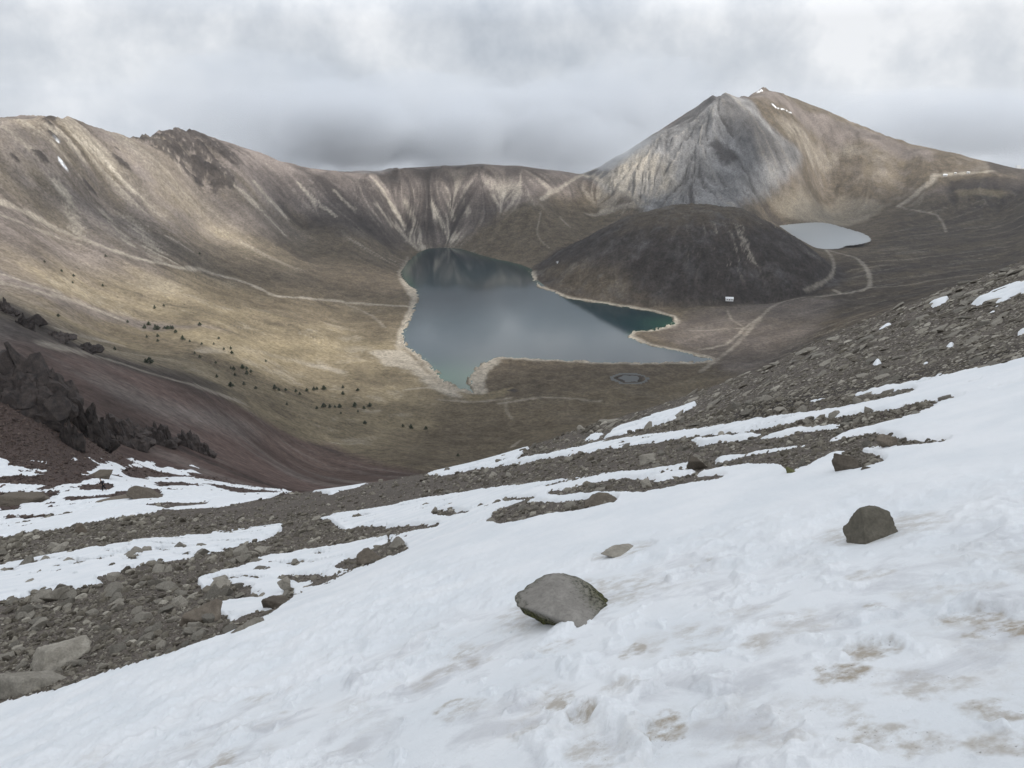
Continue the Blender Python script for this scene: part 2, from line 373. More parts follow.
for pix, wd in (([(376,206),(390,222),(405,237),(419,249)], 9), ([(392,208),(402,222),(415,240)], 6), ([(406,203),(415,222),(421,238)], 6), ([(430,205),(440,220),(452,240)], 8), ([(448,205),(455,222),(452,240)], 6),
                ([(336,192),(348,205),(354,210)], 8), ([(300,186),(318,204),(335,216)], 5), ([(257,186),(268,200),(282,212)], 7), ([(248,200),(265,215),(272,222)], 6), ([(463,200),(468,215)], 5), ([(492,195),(498,207)], 4), ([(505,196),(508,204)], 4),
                ([(128,218),(140,228),(152,248),(160,262)], 13), ([(104,214),(115,228),(132,246)], 6), ([(62,192),(72,212),(78,232)], 8), ([(168,238),(180,244),(192,252)], 4), ([(190,155),(225,180),(256,205),(285,236)], 5), ([(215,170),(240,190),(262,210)], 5), ([(75,150),(110,180),(140,210)], 9), ([(50,130),(90,150),(130,190)], 6)):
    stroke(PALE, pix, wd, .75, r0=900, wob=1.6)
# grey peak
peak2 = lpoly(PEAK2, 14, 12, r0=1500); paint(HEATH, shoulder1 * .85); paint(ROCK, peak2); paint(DARK, peak2 * sstep(.2, 1.5, -streak + n2 * 1.2) * .6); paint(PALE, peak2 * sstep(.35, 1.6, streak + .5 * n2) * .45)
paint(DARK, lpoly([(712,98),(725,95),(745,110),(790,155),(795,170),(770,165),(745,140),(725,125)], 25, 30, r0=1500) * .5)
paint(DARK, lpoly([(706,146),(716,140),(735,155),(740,165),(725,166)], 8, 14, r0=1500) * .8)
paint(PALE, lpoly([(620,160),(650,142),(670,165),(690,195),(640,200),(615,188)], 25, 30, r0=1500) * np.clip(.35 + .2 * streak, 0, .6))
# sunlit shoulder right of the peak
shoulder = shoulder1; paint(HEATH, shoulder * np.clip(.5 + .7 * n2, 0, .9)); paint(SCREE, shoulder * np.clip(.12 + .8 * n1 + .5 * n2, 0, .7)); paint(GRASS, shoulder * np.clip(.02 + .6 * n1 - .3 * n2, 0, .4)); paint(PALE, shoulder * sstep(.05, .45, n2 + .5 * n1) * .18); paint(SCREE, lpoly([(740,98),(765,90),(860,128),(935,152),(930,160),(860,138),(790,112)], 20, 20, r0=1500) * .8)
paint(PALE, lpoly([(770,118),(800,128),(850,145),(885,160),(840,158),(800,150)], 14, 25, r0=1500) * np.clip(.3 + .3 * n2, 0, .5))
paint(GRASS, lpoly([(770,205),(840,196),(890,205),(870,218),(800,222)], 15, 15, r0=1500) * .35); paint(PALE, lpoly([(770,205),(840,196),(890,205),(870,218),(800,222)], 15, 15, r0=1500) * .3)
paint(DARK, lpoly([(950,182),(1024,178),(1100,175),(1100,195),(1024,193),(955,192)], 14, 16, r0=1500) * .7)
paint(GRASS, lpoly([(955,192),(1010,193),(1000,199),(960,197)], 8, 10, r0=1500) * .7)
paint(DARK, lpoly([(985,161),(1024,168),(1100,175),(1100,185),(1024,180),(990,172)], 10, 10, r0=1500) * .7)
# dome
paint(DARK, dome * .92); paint(HEATH, dome * sstep(.62, .3, rho_b + n2 * .25) * .6)
paint(HEATH, dome * lpoly([(540,270),(575,262),(620,275),(650,300),(600,302),(560,292)], 20, 20, r0=1200) * .7)
paint(PALE, dome * sstep(.6, 1.9, S1 * 1.1 + S2 * .1 + n2 * .5) * sstep(.40, .55, rho_b) * sstep(.92, .72, rho_b) * .6 * sstep(-.25, .1, (xb - DX) / DA)); paint(ROCK, dome * np.clip(n2 * .5 + n3 * .3, 0, .35))
paint(PALE, lpoly([(584,213),(600,210),(640,204),(650,203),(640,207),(600,216)], 5, 6, r0=1500) * .5)
# red scree under the near crag, grey rubble on its lower edge, pale lip
redslope = lpoly([(0,345),(100,358),(150,374),(220,395),(330,445),(430,474),(430,520),(-60,600),(-200,400)], 14, 10, r0=150)
stri = fbm2((xb * .5 + yb * .87) / 26 + 40, (xb * .87 - yb * .5) / 160, 5, 131, .6)
paint(RED, redslope * .92); paint(SCREE, redslope * sstep(.0, .5, stri) * .75); paint(DARK, redslope * sstep(.12, .5, -stri + n3 * .3) * .6)
paint(SCREE, lpoly([(85,378),(130,392),(190,408),(256,420),(240,436),(190,425),(120,402)], 10, 8, r0=150, r1=500) * .8)
rubble = lpoly([(0,300),(40,318),(80,345),(140,365),(190,374),(235,392),(236,398),(200,392),(150,375),(100,358),(40,345),(0,330)], 14, 16, r0=240)
paint(DARK, rubble * .75)
stroke(PALE, [(40,345),(100,357),(150,374),(200,388),(240,402)], 5, .6, r0=240); stroke(GRASS, [(60,318),(100,335),(150,355)], 16, .6, r0=300)
# grey ash fan and pale bands above the trees
paint(SCREE, lpoly([(-60,258),(20,280),(80,300),(120,314),(180,326),(230,330),(170,332),(110,322),(60,308),(-60,280)], 12, 10, r0=500) * .85)
for pix, wd in (([(-40,272),(20,288),(70,300),(120,320)], 6), ([(-40,262),(10,278),(60,293)], 5), ([(50,328),(90,338),(120,345)], 5), ([(200,352),(240,350),(290,360),(340,372)], 10)): stroke(PALE, pix, wd, .6, r0=500)
stroke(GRASS, [(190,335),(250,350),(300,352),(350,345),(390,348)], 40, .7, r0=600); stroke(GRASS, [(330,412),(370,422),(420,425)], 24, .7, r0=500)
# beaches
t = np.zeros((NR, NT), np.float32); bw = np.zeros((NR, NT), np.float32)
ang = fbm2(X[wL] / 60, Y[wL] / 60, 3, 141)
t[wL] = sstep(9 + 10 * ang, 1, sdL) * sstep(-8, -2, sdL); paint(PALE, t[B] * .8)
t[:] = 0; t[wS] = sstep(10, 2, sdS) * sstep(-6, 0, sdS); paint(PALE, t[B] * .4)
paint(PALE, lpoly([(395,350),(410,318),(412,300),(402,284),(398,272),(408,258),(404,270),(410,282),(416,298),(411,318),(401,338),(400,348),(418,362),(435,380),(452,390),(470,397),(455,399),(430,388),(410,370),(385,366),(370,352)], 6, 8, r0=700) * .8)
paint(PALE, lpoly([(472,378),(482,366),(495,360),(500,362),(490,370),(484,382),(488,394),(480,396)], 4, 5, r0=700) * .85)
paint(GRASS, lpoly([(455,392),(478,396),(512,388),(500,398),(470,402)], 4, 5, r0=700) * .8)
paint(DARK, lpoly([(613,379),(622,374.5),(636,374.5),(643,378),(640,383),(622,383)], 4, 3, r0=700) * .9); paint(DARK, lpoly([(507,391),(514,389),(519,391),(515,394)], 2, 2, r0=700) * .9)
# tracks
for pix, wd, k in (([(-40,190),(0,203),(30,215),(60,231),(95,244),(130,257),(165,265),(200,271),(225,277),(250,285),(262,290),(275,296),(300,298),(340,302),(380,305),(410,307)], 7, .85),
 ([(0,215),(40,232),(80,246)], 4, .5), ([(541,200),(550,194),(560,189),(572,181),(582,175)], 8, .8), ([(560,170),(575,173),(582,175),(592,177),(602,180),(612,184),(622,190),(632,198),(642,203)], 8, .8), ([(582,175),(600,166),(625,153)], 5, .7),
 ([(541,213),(539,222),(537,232),(541,241),(549,248)], 3, .45), ([(560,218),(570,228)], 4, .5), ([(898,207),(906,202),(915,195),(922,189),(930,183),(934,177)], 13, .8), ([(934,176),(945,175.5),(960,174),(980,173),(993,171)], 12, .85),
 ([(898,207),(910,210),(922,212),(935,215),(942,222),(946,232)], 5, .6), ([(826,250),(840,254),(853,257),(861,262),(867,270),(870,280),(868,288),(855,292),(842,294),(834,290)], 6, .7),
 ([(826,250),(832,258),(834,268),(830,278),(818,286),(805,291)], 4.5, .6), ([(842,294),(825,296),(800,298),(775,305),(760,318),(745,328),(735,338),(722,346),(700,350)], 4, .6), ([(727,310),(732,320),(742,326)], 3, .5), ([(745,328),(720,330),(690,331)], 3, .5),
 ([(760,318),(745,335),(730,350),(714,362),(700,372)], 5, .5), ([(868,288),(900,286),(950,278),(1000,272)], 4, .35), ([(870,262),(940,256),(1010,246)], 4, .3), ([(500,404),(530,399),(560,398),(600,402)], 5, .5), ([(506,398),(506,410),(512,420)], 3, .4), ([(512,447),(521,440)], 3, .7),
 ([(340,302),(370,315),(385,328)], 4, .4), ([(404,391),(430,388),(460,395)], 4, .6), ([(440,400),(470,402),(510,399)], 5, .5)):
    stroke(PALE, pix, wd, k, r0=500)
# lingering snow
for pix, wd in (([(60,162),(63,166),(67,171)], 1.8), ([(772,106),(778,108.5),(791,114)], 1.4), ([(757,93),(762,91)], 1.6), ([(56,141),(58,142)], 4), ([(557,262),(557.5,262.5)], 1.2)): stroke(SNOWC, pix, wd, 1., r0=900, wob=1.)
# dark crags on the left rim
paint(DARK, sstep(.22, .42, crag * sstep(.05, .6, cn + n3 * .4)) * .8)
for x, y, s in ((41,157,10), (52,120,12), (54,137,7), (15,160,6), (91,191,8), (121,163,14), (117,150,5), (172,148,14), (205,152,15), (203,165,18), (212,168,14), (198,185,9), (48,123,8), (490,176,14), (508,170,10)):
    cx_, cy_ = at(x, y, 900); d = np.hypot(xb - cx_, (yb - cy_)); m = sstep(1.1, .6, d / s + n3 * .5 + n2 * .5); paint(DARK, m * .85); Z[B] += m * s * .22
STREAK = np.zeros((NR, NT), np.float32); STREAK[B] = np.clip(S1 * .55 + S2 * .25, -2.5, 2.5) * np.clip(wall * .9 + .12, 0, 1) * far_amp * (1 - .4 * dome) * (1 - .8 * shoulder0)
print('far ground', time.time() - T0)

# ------------------------------------------------------------------ near slope: soil, snow sheets
A = (slice(0, iB), slice(0, NT))
iS = iF + 40                                  # snow may reach a little past the near rows
S = (slice(0, iS), slice(0, NT))
xs, ys, rs = X[S], Y[S], RR[S]
Zbase = Z[S].copy()
def npoly(pix):
    """a patch outline: photograph -> points on the near slope -> weight on the ground sheet"""
    pts = []
    n = len(pix)
    for k in range(n):
        (x0, y0), (x1, y1) = pix[k], pix[(k + 1) % n]
        m = max(1, int(math.hypot(x1 - x0, y1 - y0) / 8))
        for t in range(m):
            th, r = hit0(x0 + (x1 - x0) * t / m, y0 + (y1 - y0) * t / m, 1.0, 200.)
            pts.append((th, math.log(r)))
    a = np.array(pts); lo = a.min(0); hi = a.max(0)
    i0, i1 = np.searchsorted(LR[:iS], lo[1]), np.searchsorted(LR[:iS], hi[1]) + 1; j0, j1 = np.searchsorted(TH, lo[0]), np.searchsorted(TH, hi[0]) + 1
    tt, ll = np.meshgrid(TH[j0:j1], LR[:iS][i0:i1])
    return (slice(i0, i1), slice(j0, j1)), inside(tt, ll, pts)
MAIN = [(-260,660),(-100,597),(0,566),(62,554),(141,541),(200,535),(250,529),(288,524),(320,519),(345,513),(365,511),(430,498),(500,488),(531,485),(594,475),(641,471),(688,463),(725,457),(760,451),(826,442),(850,431),
 (895,421),(925,412),(940,405),(910,407.5),(890,411),(880,410.5),(856,414),(826,418),(794,423),(740,432),(719,433),(688,438),(656,444),(619,449),(581,455),(556,457),(531,461),(500,467),(470,471),(440,476),(480,466),(500,463),
 (531,457),(547,455),(594,444),(631,438),(675,433),(719,427),(750,420),(779,411),(800,403),(813,399),(847,396),(890,386),(923,381),(960,373),(1000,366),(1024,359),(1250,290),(1400,800),(1400,1500),(-900,1500)]
ADD = [[(688,440.5),(720,437.5),(759,433.5),(796,429),(834,425),(850,427),(806,432.5),(770,437.5),(702,443.5)],
 [(603,439),(616,428),(641,420),(662,413),(684,407),(694,403),(698,406),(676,416.5),(662,424),(634,432),(616,438)], [(582,443),(592,435),(605,434),(598,440)],
 [(425,476),(455,466),(490,456),(515,449),(530,448),(515,460),(470,469),(440,477)],
 [(925,306),(936,301),(949,297),(948,302),(935,306)], [(968,303),(985,296),(1005,288),(1040,276),(1040,288),(1018,293),(1000,301),(985,303)], [(875,331),(890,324),(894,325),(880,331)], [(1014,330),(1040,326),(1040,333),(1020,332)],
 [(985,312),(997,309),(996,312),(986,314)], [(945,346),(954,342),(954,346),(947,348)], [(872,363),(878,358),(882,362),(876,365)], [(886,370),(893,368),(894,371)], [(921,362),(928,360),(929,363)], [(925,366),(930,365),(930,368)],
 [(-80,484),(30,485),(55,487),(78,483),(105,476),(150,478),(190,477),(230,484),(296,492),(270,498),(215,508),(165,510),(140,515),(100,520),(60,529),(0,537),(-80,560)],
 [(-60,455),(2,459),(10,463),(30,469),(62,472),(38,476),(-60,478)], [(78,475),(95,469),(108,461),(125,466),(150,461),(160,460),(146,465),(122,469),(124,474),(100,477)], [(152,470),(170,467),(182,470),(165,473)], [(180,460),(190,461),(186,463)], [(205,462),(212,462),(208,464)],
 [(180,470),(200,470),(198,473),(184,473)], [(236,467),(243,467),(242,469)], [(96,452),(103,453),(98,455)], [(68,454),(73,455),(70,457)], [(310,491),(360,484),(372,484),(330,494)]]
CUT = [[(0,600),(19,597),(47,594),(62,590),(84,587),(106,583),(94,578),(103,576),(125,570),(153,562),(188,561),(200,554),(231,548),(262,541),(275,536),(288,523),(300,519),(330,521),(345,531),(352,528),(400,526),(440,523),(438,528),(410,533),(380,537),(330,547),(297,552),(266,557),(237,568),(203,577),(197,581),(205,591),
  (213,584),(225,581),(241,583),(256,586),(248,590),(266,595),(262,599),(240,600),(217,603),(216,609),(231,622),(246,614),(272,608),(290,586),(295,592),(292,600),(269,616),(237,630),(200,643),(156,657),(109,672),(62,687),(19,700),(0,704),(-260,780),(-260,680)],
 [(332,568),(345,558),(360,557),(372,549),(390,540),(405,545),(409,551),(390,558),(372,566),(345,570)], [(432,511),(448,510),(470,511),(468,514),(445,517),(432,515)], [(486,522),(500,508),(519,503),(537,501),(562,503),(587,499),(619,496.5),(616,502),(591,508),(547,515),(525,521),(500,525)],
 [(547,496),(548,491),(581,485),(625,477),(662,479),(688,475),(730,475),(718,480),(690,484),(669,488),(641,493),(600,492)], [(641,474),(675,468),(690,466),(700,457),(714,459),(722,465),(700,470),(660,473)],
 [(690,474),(712,463),(745,456),(792,449),(826,444),(850,437),(877,432),(912,442),(946,439),(962,438),(940,443),(905,447),(870,449),(835,452),(820,460),(806,468),(790,472),(780,466),(752,464),(726,467)], [(832,468),(835,458),(856,450),(868,455),(872,454),(888,461),(870,467),(845,471)],
 [(757,420.5),(783,408),(804,401.5),(815,401),(856,396),(908,389),(918,390.5),(912,393.5),(869,403),(811,412.5),(779,417)], [(891,408.5),(923,402),(960,396.5),(975,394),(955,399.5),(912,407.5)], [(500,499),(537,496.5),(535,499),(505,503)],
 [(268,578),(290,574),(322,575),(330,572),(318,580),(300,583)], [(300,590),(318,580),(352,571),(350,574),(322,586)], [(280,566),(300,562),(298,566)], [(196,536),(212,533),(210,536)], [(602,551),(603,550),(604,551),(603,552)],
 [(60,492),(-60,492),(-60,502),(42,503)], [(62,497),(96,496),(130,491),(158,489),(165,497),(110,498),(70,501)], [(80,485),(100,482),(115,484),(112,490),(85,491)], [(20,516),(55,513),(52,518),(22,520)], [(0,505),(20,506),(18,510),(0,511)], [(140,505),(160,503),(210,501),(206,506),(165,509)], [(210,486),(250,489),(280,493),(240,494)], [(150,483),(185,481),(190,486),(160,487)]]
M = np.zeros(rs.shape, np.float32)
for P in [MAIN] + ADD:
    w, m = npoly(P); M[w] = np.maximum(M[w], m)
for P in CUT:
    w, m = npoly(P); M[w] *= 1 - m
M[(TH[None, :] > .56) & (rs < 9)] = 1
Mb = blur(M, 2.2, 1.6)
ns = fbm2(xs / .35, ys / .35, 4, 201, .6) * sstep(60, 8, rs) + fbm2(xs / 2.2, ys / 2.2, 4, 211, .6)
# melt streaks run across the slope
_a, _b = np.array(at(141, 541, 1, 200)), np.array(at(594, 475, 1, 200)); _d = (_b - _a) / np.linalg.norm(_b - _a)
sx_ = xs * _d[0] + ys * _d[1]; sy_ = -xs * _d[1] + ys * _d[0]
st_ = fbm2(sx_ / 2.2, sy_ / .5, 3, 221, .5) * sstep(8, 14, rs) * sstep(70, 40, rs)
rim = np.clip(1 - np.abs(blur(M, 9, 7) * 2 - 1), 0, 1)
leftsnow = sstep(70, 85, rs)
field = Mb - .5 + (ns * .52 + st_ * .62) * (rim * .8 + leftsnow * .35 * Mb + .02) + leftsnow * Mb * (fbm2(xs / 6, ys / 2.6, 5, 231, .65) * 1.9 - .10)
rim2 = np.clip(1.15 - np.abs(blur(M, 34, 26) * 2 - 1), 0, 1) * sstep(8.5, 12, rs) * sstep(70, 50, rs)
melt = sstep(.16, .36, fbm2(sx_ / 1.9, sy_ / .75, 5, 225, .62) + .25 * fbm2(sx_ / 6, sy_ / 4, 2, 227))
field = field - melt * rim2 * 1.0
field = np.clip(field, -.5, .5)
gscale = np.clip(rs / 12, .35, 5)
near_rel = fbm2(xs / 1.1, ys / 1.1, 4, 241, .55) * .05 * np.clip(rs / 10, .6, 3) + fbm2(xs / 6, ys / 6, 3, 251) * .10 * sstep(6, 14, rs) * np.clip(rs / 25, .6, 4)
left_rel = sstep(90, 190, rs) * (fbm2(xs / 22, ys / 22, 5, 261, .55) * 1.8)
Zg = Zbase + near_rel + left_rel
# snow surface: lumps near the eye, footprints and sun cups, wind-smoothed farther up
def cups(x, y, s, seed):
    """bowl-shaped hollows on a jittered lattice"""
    gx, gy = x / s, y / s; ix, iy = np.floor(gx), np.floor(gy); best = np.full(x.shape, 9., np.float32)
    for a in (-1, 0, 1):
        for b in (-1, 0, 1):
            h = _h2(ix + a, iy + b, seed); jx = (h & 255) / 255.; jy = ((h >> 8) & 255) / 255.; k = .75 + ((h >> 16) & 63) / 63. * .9
            best = np.minimum(best, np.hypot(gx - ix - a - jx, gy - iy - b - jy) * k)
    return best
trod = sstep(6.2, 4.2, rs + fbm2(xs / 1.5, ys / 1.5, 2, 271) * 1.2) * (.6 + .4 * sstep(-2.4, -.4, xs + .2 * ys + .6))
lump = fbm2(xs / .8, ys / 1.0, 3, 281, .5) * .065 + fbm2(xs / .20, ys / .27, 4, 291, .55) * .055
soft = np.maximum(sstep(7.0, 4.2, rs), sstep(11., 6., rs) * sstep(.05, -.18, TH[None, :]) * .9)
wx = xs + fbm2(xs / .3, ys / .3, 3, 301) * .09; wy = ys + fbm2(xs / .3, ys / .3, 3, 307) * .09
c1 = cups(wx, wy * .75, .33, 311); c2 = cups(wx + 5, wy * .75, .14, 321)
hol = -sstep(.62, .12, c1); hol2 = -sstep(.6, .1, c2)
fine = fbm2(xs / .055, ys / .055, 3, 331, .6)
soft_s = 1.25 * lump * (.12 + .88 * soft) + (hol * .085 + hol2 * .034) * trod + hol * .02 * soft * (1 - trod) + fine * (.0028 + .0042 * trod) * sstep(7, 3, rs) + st_ * .012
thick = np.clip(field, -.4, .3)
Zs = Zbase + (thick * .16 * gscale + .004) + soft_s * sstep(-.05, .4, field)
# boulders standing in the snow: (x, y of foot, half width px, melt hollow)
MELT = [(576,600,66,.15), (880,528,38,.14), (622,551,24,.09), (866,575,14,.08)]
HOLLOW_SHADE = np.zeros(rs.shape, np.float32)  # mask for the shade tinted into the snow round the boulders
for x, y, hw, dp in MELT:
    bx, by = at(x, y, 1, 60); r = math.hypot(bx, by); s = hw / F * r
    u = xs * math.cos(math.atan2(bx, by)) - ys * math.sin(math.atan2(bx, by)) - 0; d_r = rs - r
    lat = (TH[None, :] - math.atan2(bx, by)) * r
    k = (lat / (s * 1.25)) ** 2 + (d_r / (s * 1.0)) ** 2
    k = k * (1 + .5 * fbm2(xs / .25, ys / .25, 2, 345)); HOLLOW_SHADE = np.maximum(HOLLOW_SHADE, sstep(2.0, .9, k)); Zs -= dp * (1.3 * sstep(1.7, .9, k) + .5 * np.exp(-k * .5))
Zg = Zg - sstep(.0, .45, field) * (.03 + .10 * gscale)
Z[S] = Zg
def zat(G, x, y):
    """height of a sheet at world points"""
    th = np.arctan2(x, y); l = np.log(np.hypot(x, y)); n = G.shape[0]
    i = np.clip(np.searchsorted(LR[:n], l) - 1, 0, n - 2); j = np.clip(np.searchsorted(TH, th) - 1, 0, NT - 2)
    a = np.clip((l - LR[i]) / (LR[i + 1] - LR[i]), 0, 1); b = np.clip((th - TH[j]) / (TH[j + 1] - TH[j]), 0, 1)
    return (G[i, j] * (1 - b) + G[i, j + 1] * b) * (1 - a) + (G[i + 1, j] * (1 - b) + G[i + 1, j + 1] * b) * a
# covers of the near soil
N8 = np.zeros((8, iB, NT), np.float32)
xa, ya, ra = X[A], Y[A], RR[A]
nn = fbm2(xa / 2.5, ya / 2.5, 4, 401, .55); nl = fbm2(xa / 14, ya / 14, 4, 411, .55)
redw = np.clip(sstep(70, 110, ra) * (1 - 0 * ra), 0, 1)
N8[SCREE] = .38 + .3 * nn; N8[HEATH] = .4 + .3 * nl; N8[DARK] = .18 - .2 * nn
N8 = np.clip(N8, .02, 1)
w, m = npoly([(740,432),(794,423),(826,418),(856,414),(880,410),(940,404),(925,413),(895,422),(834,430),(796,434)]); mm = np.zeros((iS, NT), np.float32); mm[w] = m; mm = blur(mm, 3, 4)[:iB]
N8 *= 1 - mm * .8; N8[RED] += mm * .5; N8[DARK] += mm * .3
# dark wet soil under the long drift on the right
w, m = npoly([(690,452),(760,422),(815,400),(900,383),(1024,357),(1024,345),(930,368),(850,384),(780,396),(740,410)]); mm = np.zeros((iS, NT), np.float32); mm[w] = m; mm = blur(mm, 4, 5)[:iB]
N8 *= 1 - mm * .8; N8[DARK] += mm * .8
N8 /= N8.sum(0)
N8r = np.zeros_like(N8); N8r[RED] = .62 + .2 * nl; N8r[DARK] = .25 - .2 * nl; N8r[SCREE] = .15 + .2 * nn; N8r = np.clip(N8r, 0, 1); N8r /= N8r.sum(0)
# soft seam: the reddish ground starts beyond the rubble bank
k = sstep(60, 95, ra) * sstep(.1, -.15, TH[None, :] - .05 * 0)
N8 = N8 * (1 - k) + N8r * k
COVER = np.concatenate([N8, W8], 1)
kk = 40; fade = np.linspace(0, 1, kk)[None, :, None]
COVER[:, iB:iB + kk] = COVER[:, iB - 1:iB] * (1 - fade) + COVER[:, iB:iB + kk] * fade
print('near ground', time.time() - T0)

# ------------------------------------------------------------------ materials
class NT_:
    def __init__(s, name):
        s.m = bpy.data.materials.new(name); s.m.use_nodes = True; s.t = s.m.node_tree; s.b = s.t.nodes['Principled BSDF']
        s.b.inputs['Roughness'].default_value = .9; s.b.inputs['Specular IOR Level'].default_value = .2
    def n(s, kind, **k):
        n = s.t.nodes.new(kind)
        for a, v in k.items(): setattr(n, a, v)
        return n
    def l(s, a, b): s.t.links.new(a, b)
    def set(s, sock, v):
        if hasattr(v, 'is_linked') or hasattr(v, 'links'): s.l(v, sock)
        else: sock.default_value = v
    def math(s, op, a, b=0.0, clamp=False):
        n = s.n('ShaderNodeMath', operation=op); n.use_clamp = clamp; s.set(n.inputs[0], a); s.set(n.inputs[1], b); return n.outputs[0]
    def mix(s, f, a, b, blend='MIX'):
        n = s.n('ShaderNodeMix', data_type='RGBA', blend_type=blend); s.set(n.inputs[0], f); s.set(n.inputs[6], a); s.set(n.inputs[7], b); return n.outputs[2]
    def noise(s, scale, detail=4, rough=.55, vec=None, dist=0.):
        n = s.n('ShaderNodeTexNoise'); n.inputs['Scale'].default_value = scale; n.inputs['Detail'].default_value = detail; n.inputs['Roughness'].default_value = rough; n.inputs['Distortion'].default_value = dist
        if vec is None:
            vec = s.pos()
        s.l(vec, n.inputs['Vector']); return n.outputs['Fac']
    def pos(s):
        if not hasattr(s, '_p'): s._p = s.n('ShaderNodeTexCoord').outputs['Object']
        return s._p
    def ramp(s, f, stops):
        n = s.n('ShaderNodeValToRGB'); e = n.color_ramp.elements
        while len(e) < len(stops): e.new(.5)
        for k, (p, c) in enumerate(stops): e[k].position = p; e[k].color = c if len(c) == 4 else (*c, 1)
        s.l(f, n.inputs[0]); return n.outputs[0]
    def mapr(s, f, a, b, c, d):
        n = s.n('ShaderNodeMapRange'); s.set(n.inputs[0], f)
        for i, v in enumerate((a, b, c, d)): n.inputs[i + 1].default_value = v
        return n.outputs[0]
    def bump(s, h, dist, strength=.6, prev=None):
        n = s.n('ShaderNodeBump'); n.inputs['Strength'].default_value = strength; n.inputs['Distance'].default_value = dist; s.l(h, n.inputs['Height'])
        if prev is not None: s.l(prev, n.inputs['Normal'])
        return n.outputs[0]
def c4(r, g, b): return (r, g, b, 1)
ALB = {GRASS: (.185,.153,.100), HEATH: (.090,.073,.052), SCREE: (.145,.124,.113), PALE: (.30,.27,.225), RED: (.088,.061,.053), DARK: (.035,.030,.028), ROCK: (.168,.165,.163), SNOWC: (.70,.72,.75)}
def ground_material(name, near):
    m = NT_(name); a1 = m.n('ShaderNodeAttribute', attribute_name='cover_a'); a2 = m.n('ShaderNodeAttribute', attribute_name='cover_b')
    s1 = m.n('ShaderNodeSeparateColor'); s2 = m.n('ShaderNodeSeparateColor'); m.l(a1.outputs['Color'], s1.inputs[0]); m.l(a2.outputs['Color'], s2.inputs[0])
    ws = [s1.outputs[0], s1.outputs[1], s1.outputs[2], a1.outputs['Alpha'], s2.outputs[0], s2.outputs[1], s2.outputs[2], a2.outputs['Alpha']]
    if near: big, mid, fin = m.noise(.35, 5, .6), m.noise(3.2, 6, .65), m.noise(28, 5, .7)
    else: big, mid, fin = m.noise(.012, 7, .65), m.noise(.05, 8, .72), m.noise(.22, 6, .75)
    acc = None
    for k, wv in enumerate(ws):
        r, g, b = ALB[k]; v = {GRASS: .30, PALE: .18, SNOWC: .05}.get(k, .32)
        src = (big, mid, fin)[k % 2 + (1 if near else 0)] if k != SNOWC else fin
        col = m.mix(m.mapr(src, .38, .62, 0, 1), c4(r * (1 - v), g * (1 - v), b * (1 - v)), c4(r * (1 + v), g * (1 + v), b * (1 + v)))
        n = m.n('ShaderNodeVectorMath', operation='SCALE'); m.l(col, n.inputs[0]); m.l(wv, n.inputs['Scale'])
        if acc is None: acc = n.outputs[0]
        else:
            a = m.n('ShaderNodeVectorMath', operation='ADD'); m.l(acc, a.inputs[0]); m.l(n.outputs[0], a.inputs[1]); acc = a.outputs[0]
    tone = m.mapr(fin, .36, .64, .66, 1.34)
    if not near: tone = m.math('MULTIPLY', tone, m.math('ADD', m.math('MULTIPLY', m.n('ShaderNodeAttribute', attribute_name='streak').outputs['Fac'], .11), 1.0))
    n = m.n('ShaderNodeVectorMath', operation='SCALE'); m.l(acc, n.inputs[0]); m.l(tone, n.inputs['Scale'])
    m.l(n.outputs[0], m.b.inputs['Base Color'])
    if near: nb = m.bump(fin, .02, .7, m.bump(mid, .10, .7))
    else: nb = m.bump(fin, 1.5, .7, m.bump(mid, 6., .6))
    m.l(nb, m.b.inputs['Normal']); m.b.inputs['Roughness'].default_value = .95; m.b.inputs['Specular IOR Level'].default_value = .1
    return m.m
def snow_material():
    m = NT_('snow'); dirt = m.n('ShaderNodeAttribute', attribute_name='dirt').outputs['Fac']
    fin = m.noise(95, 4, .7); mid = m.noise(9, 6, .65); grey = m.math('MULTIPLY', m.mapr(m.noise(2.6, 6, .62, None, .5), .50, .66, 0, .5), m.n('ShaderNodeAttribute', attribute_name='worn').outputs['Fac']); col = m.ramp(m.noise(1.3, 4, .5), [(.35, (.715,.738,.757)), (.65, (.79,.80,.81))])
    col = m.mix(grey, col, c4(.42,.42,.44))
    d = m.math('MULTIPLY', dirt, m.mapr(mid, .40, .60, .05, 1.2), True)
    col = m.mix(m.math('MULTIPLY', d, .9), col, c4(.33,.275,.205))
    sp = m.math('MULTIPLY', m.mapr(m.noise(55, 3, .6), .66, .70, 0, 1), m.math('ADD', dirt, .05), True)
    m.l(m.mix(m.math('MULTIPLY', sp, .8), col, c4(.10,.085,.07)), m.b.inputs['Base Color'])
    m.l(m.bump(fin, .006, .7, m.bump(mid, .03, .5)), m.b.inputs['Normal'])
    m.b.inputs['Roughness'].default_value = .62; m.b.inputs['Specular IOR Level'].default_value = .25
    return m.m
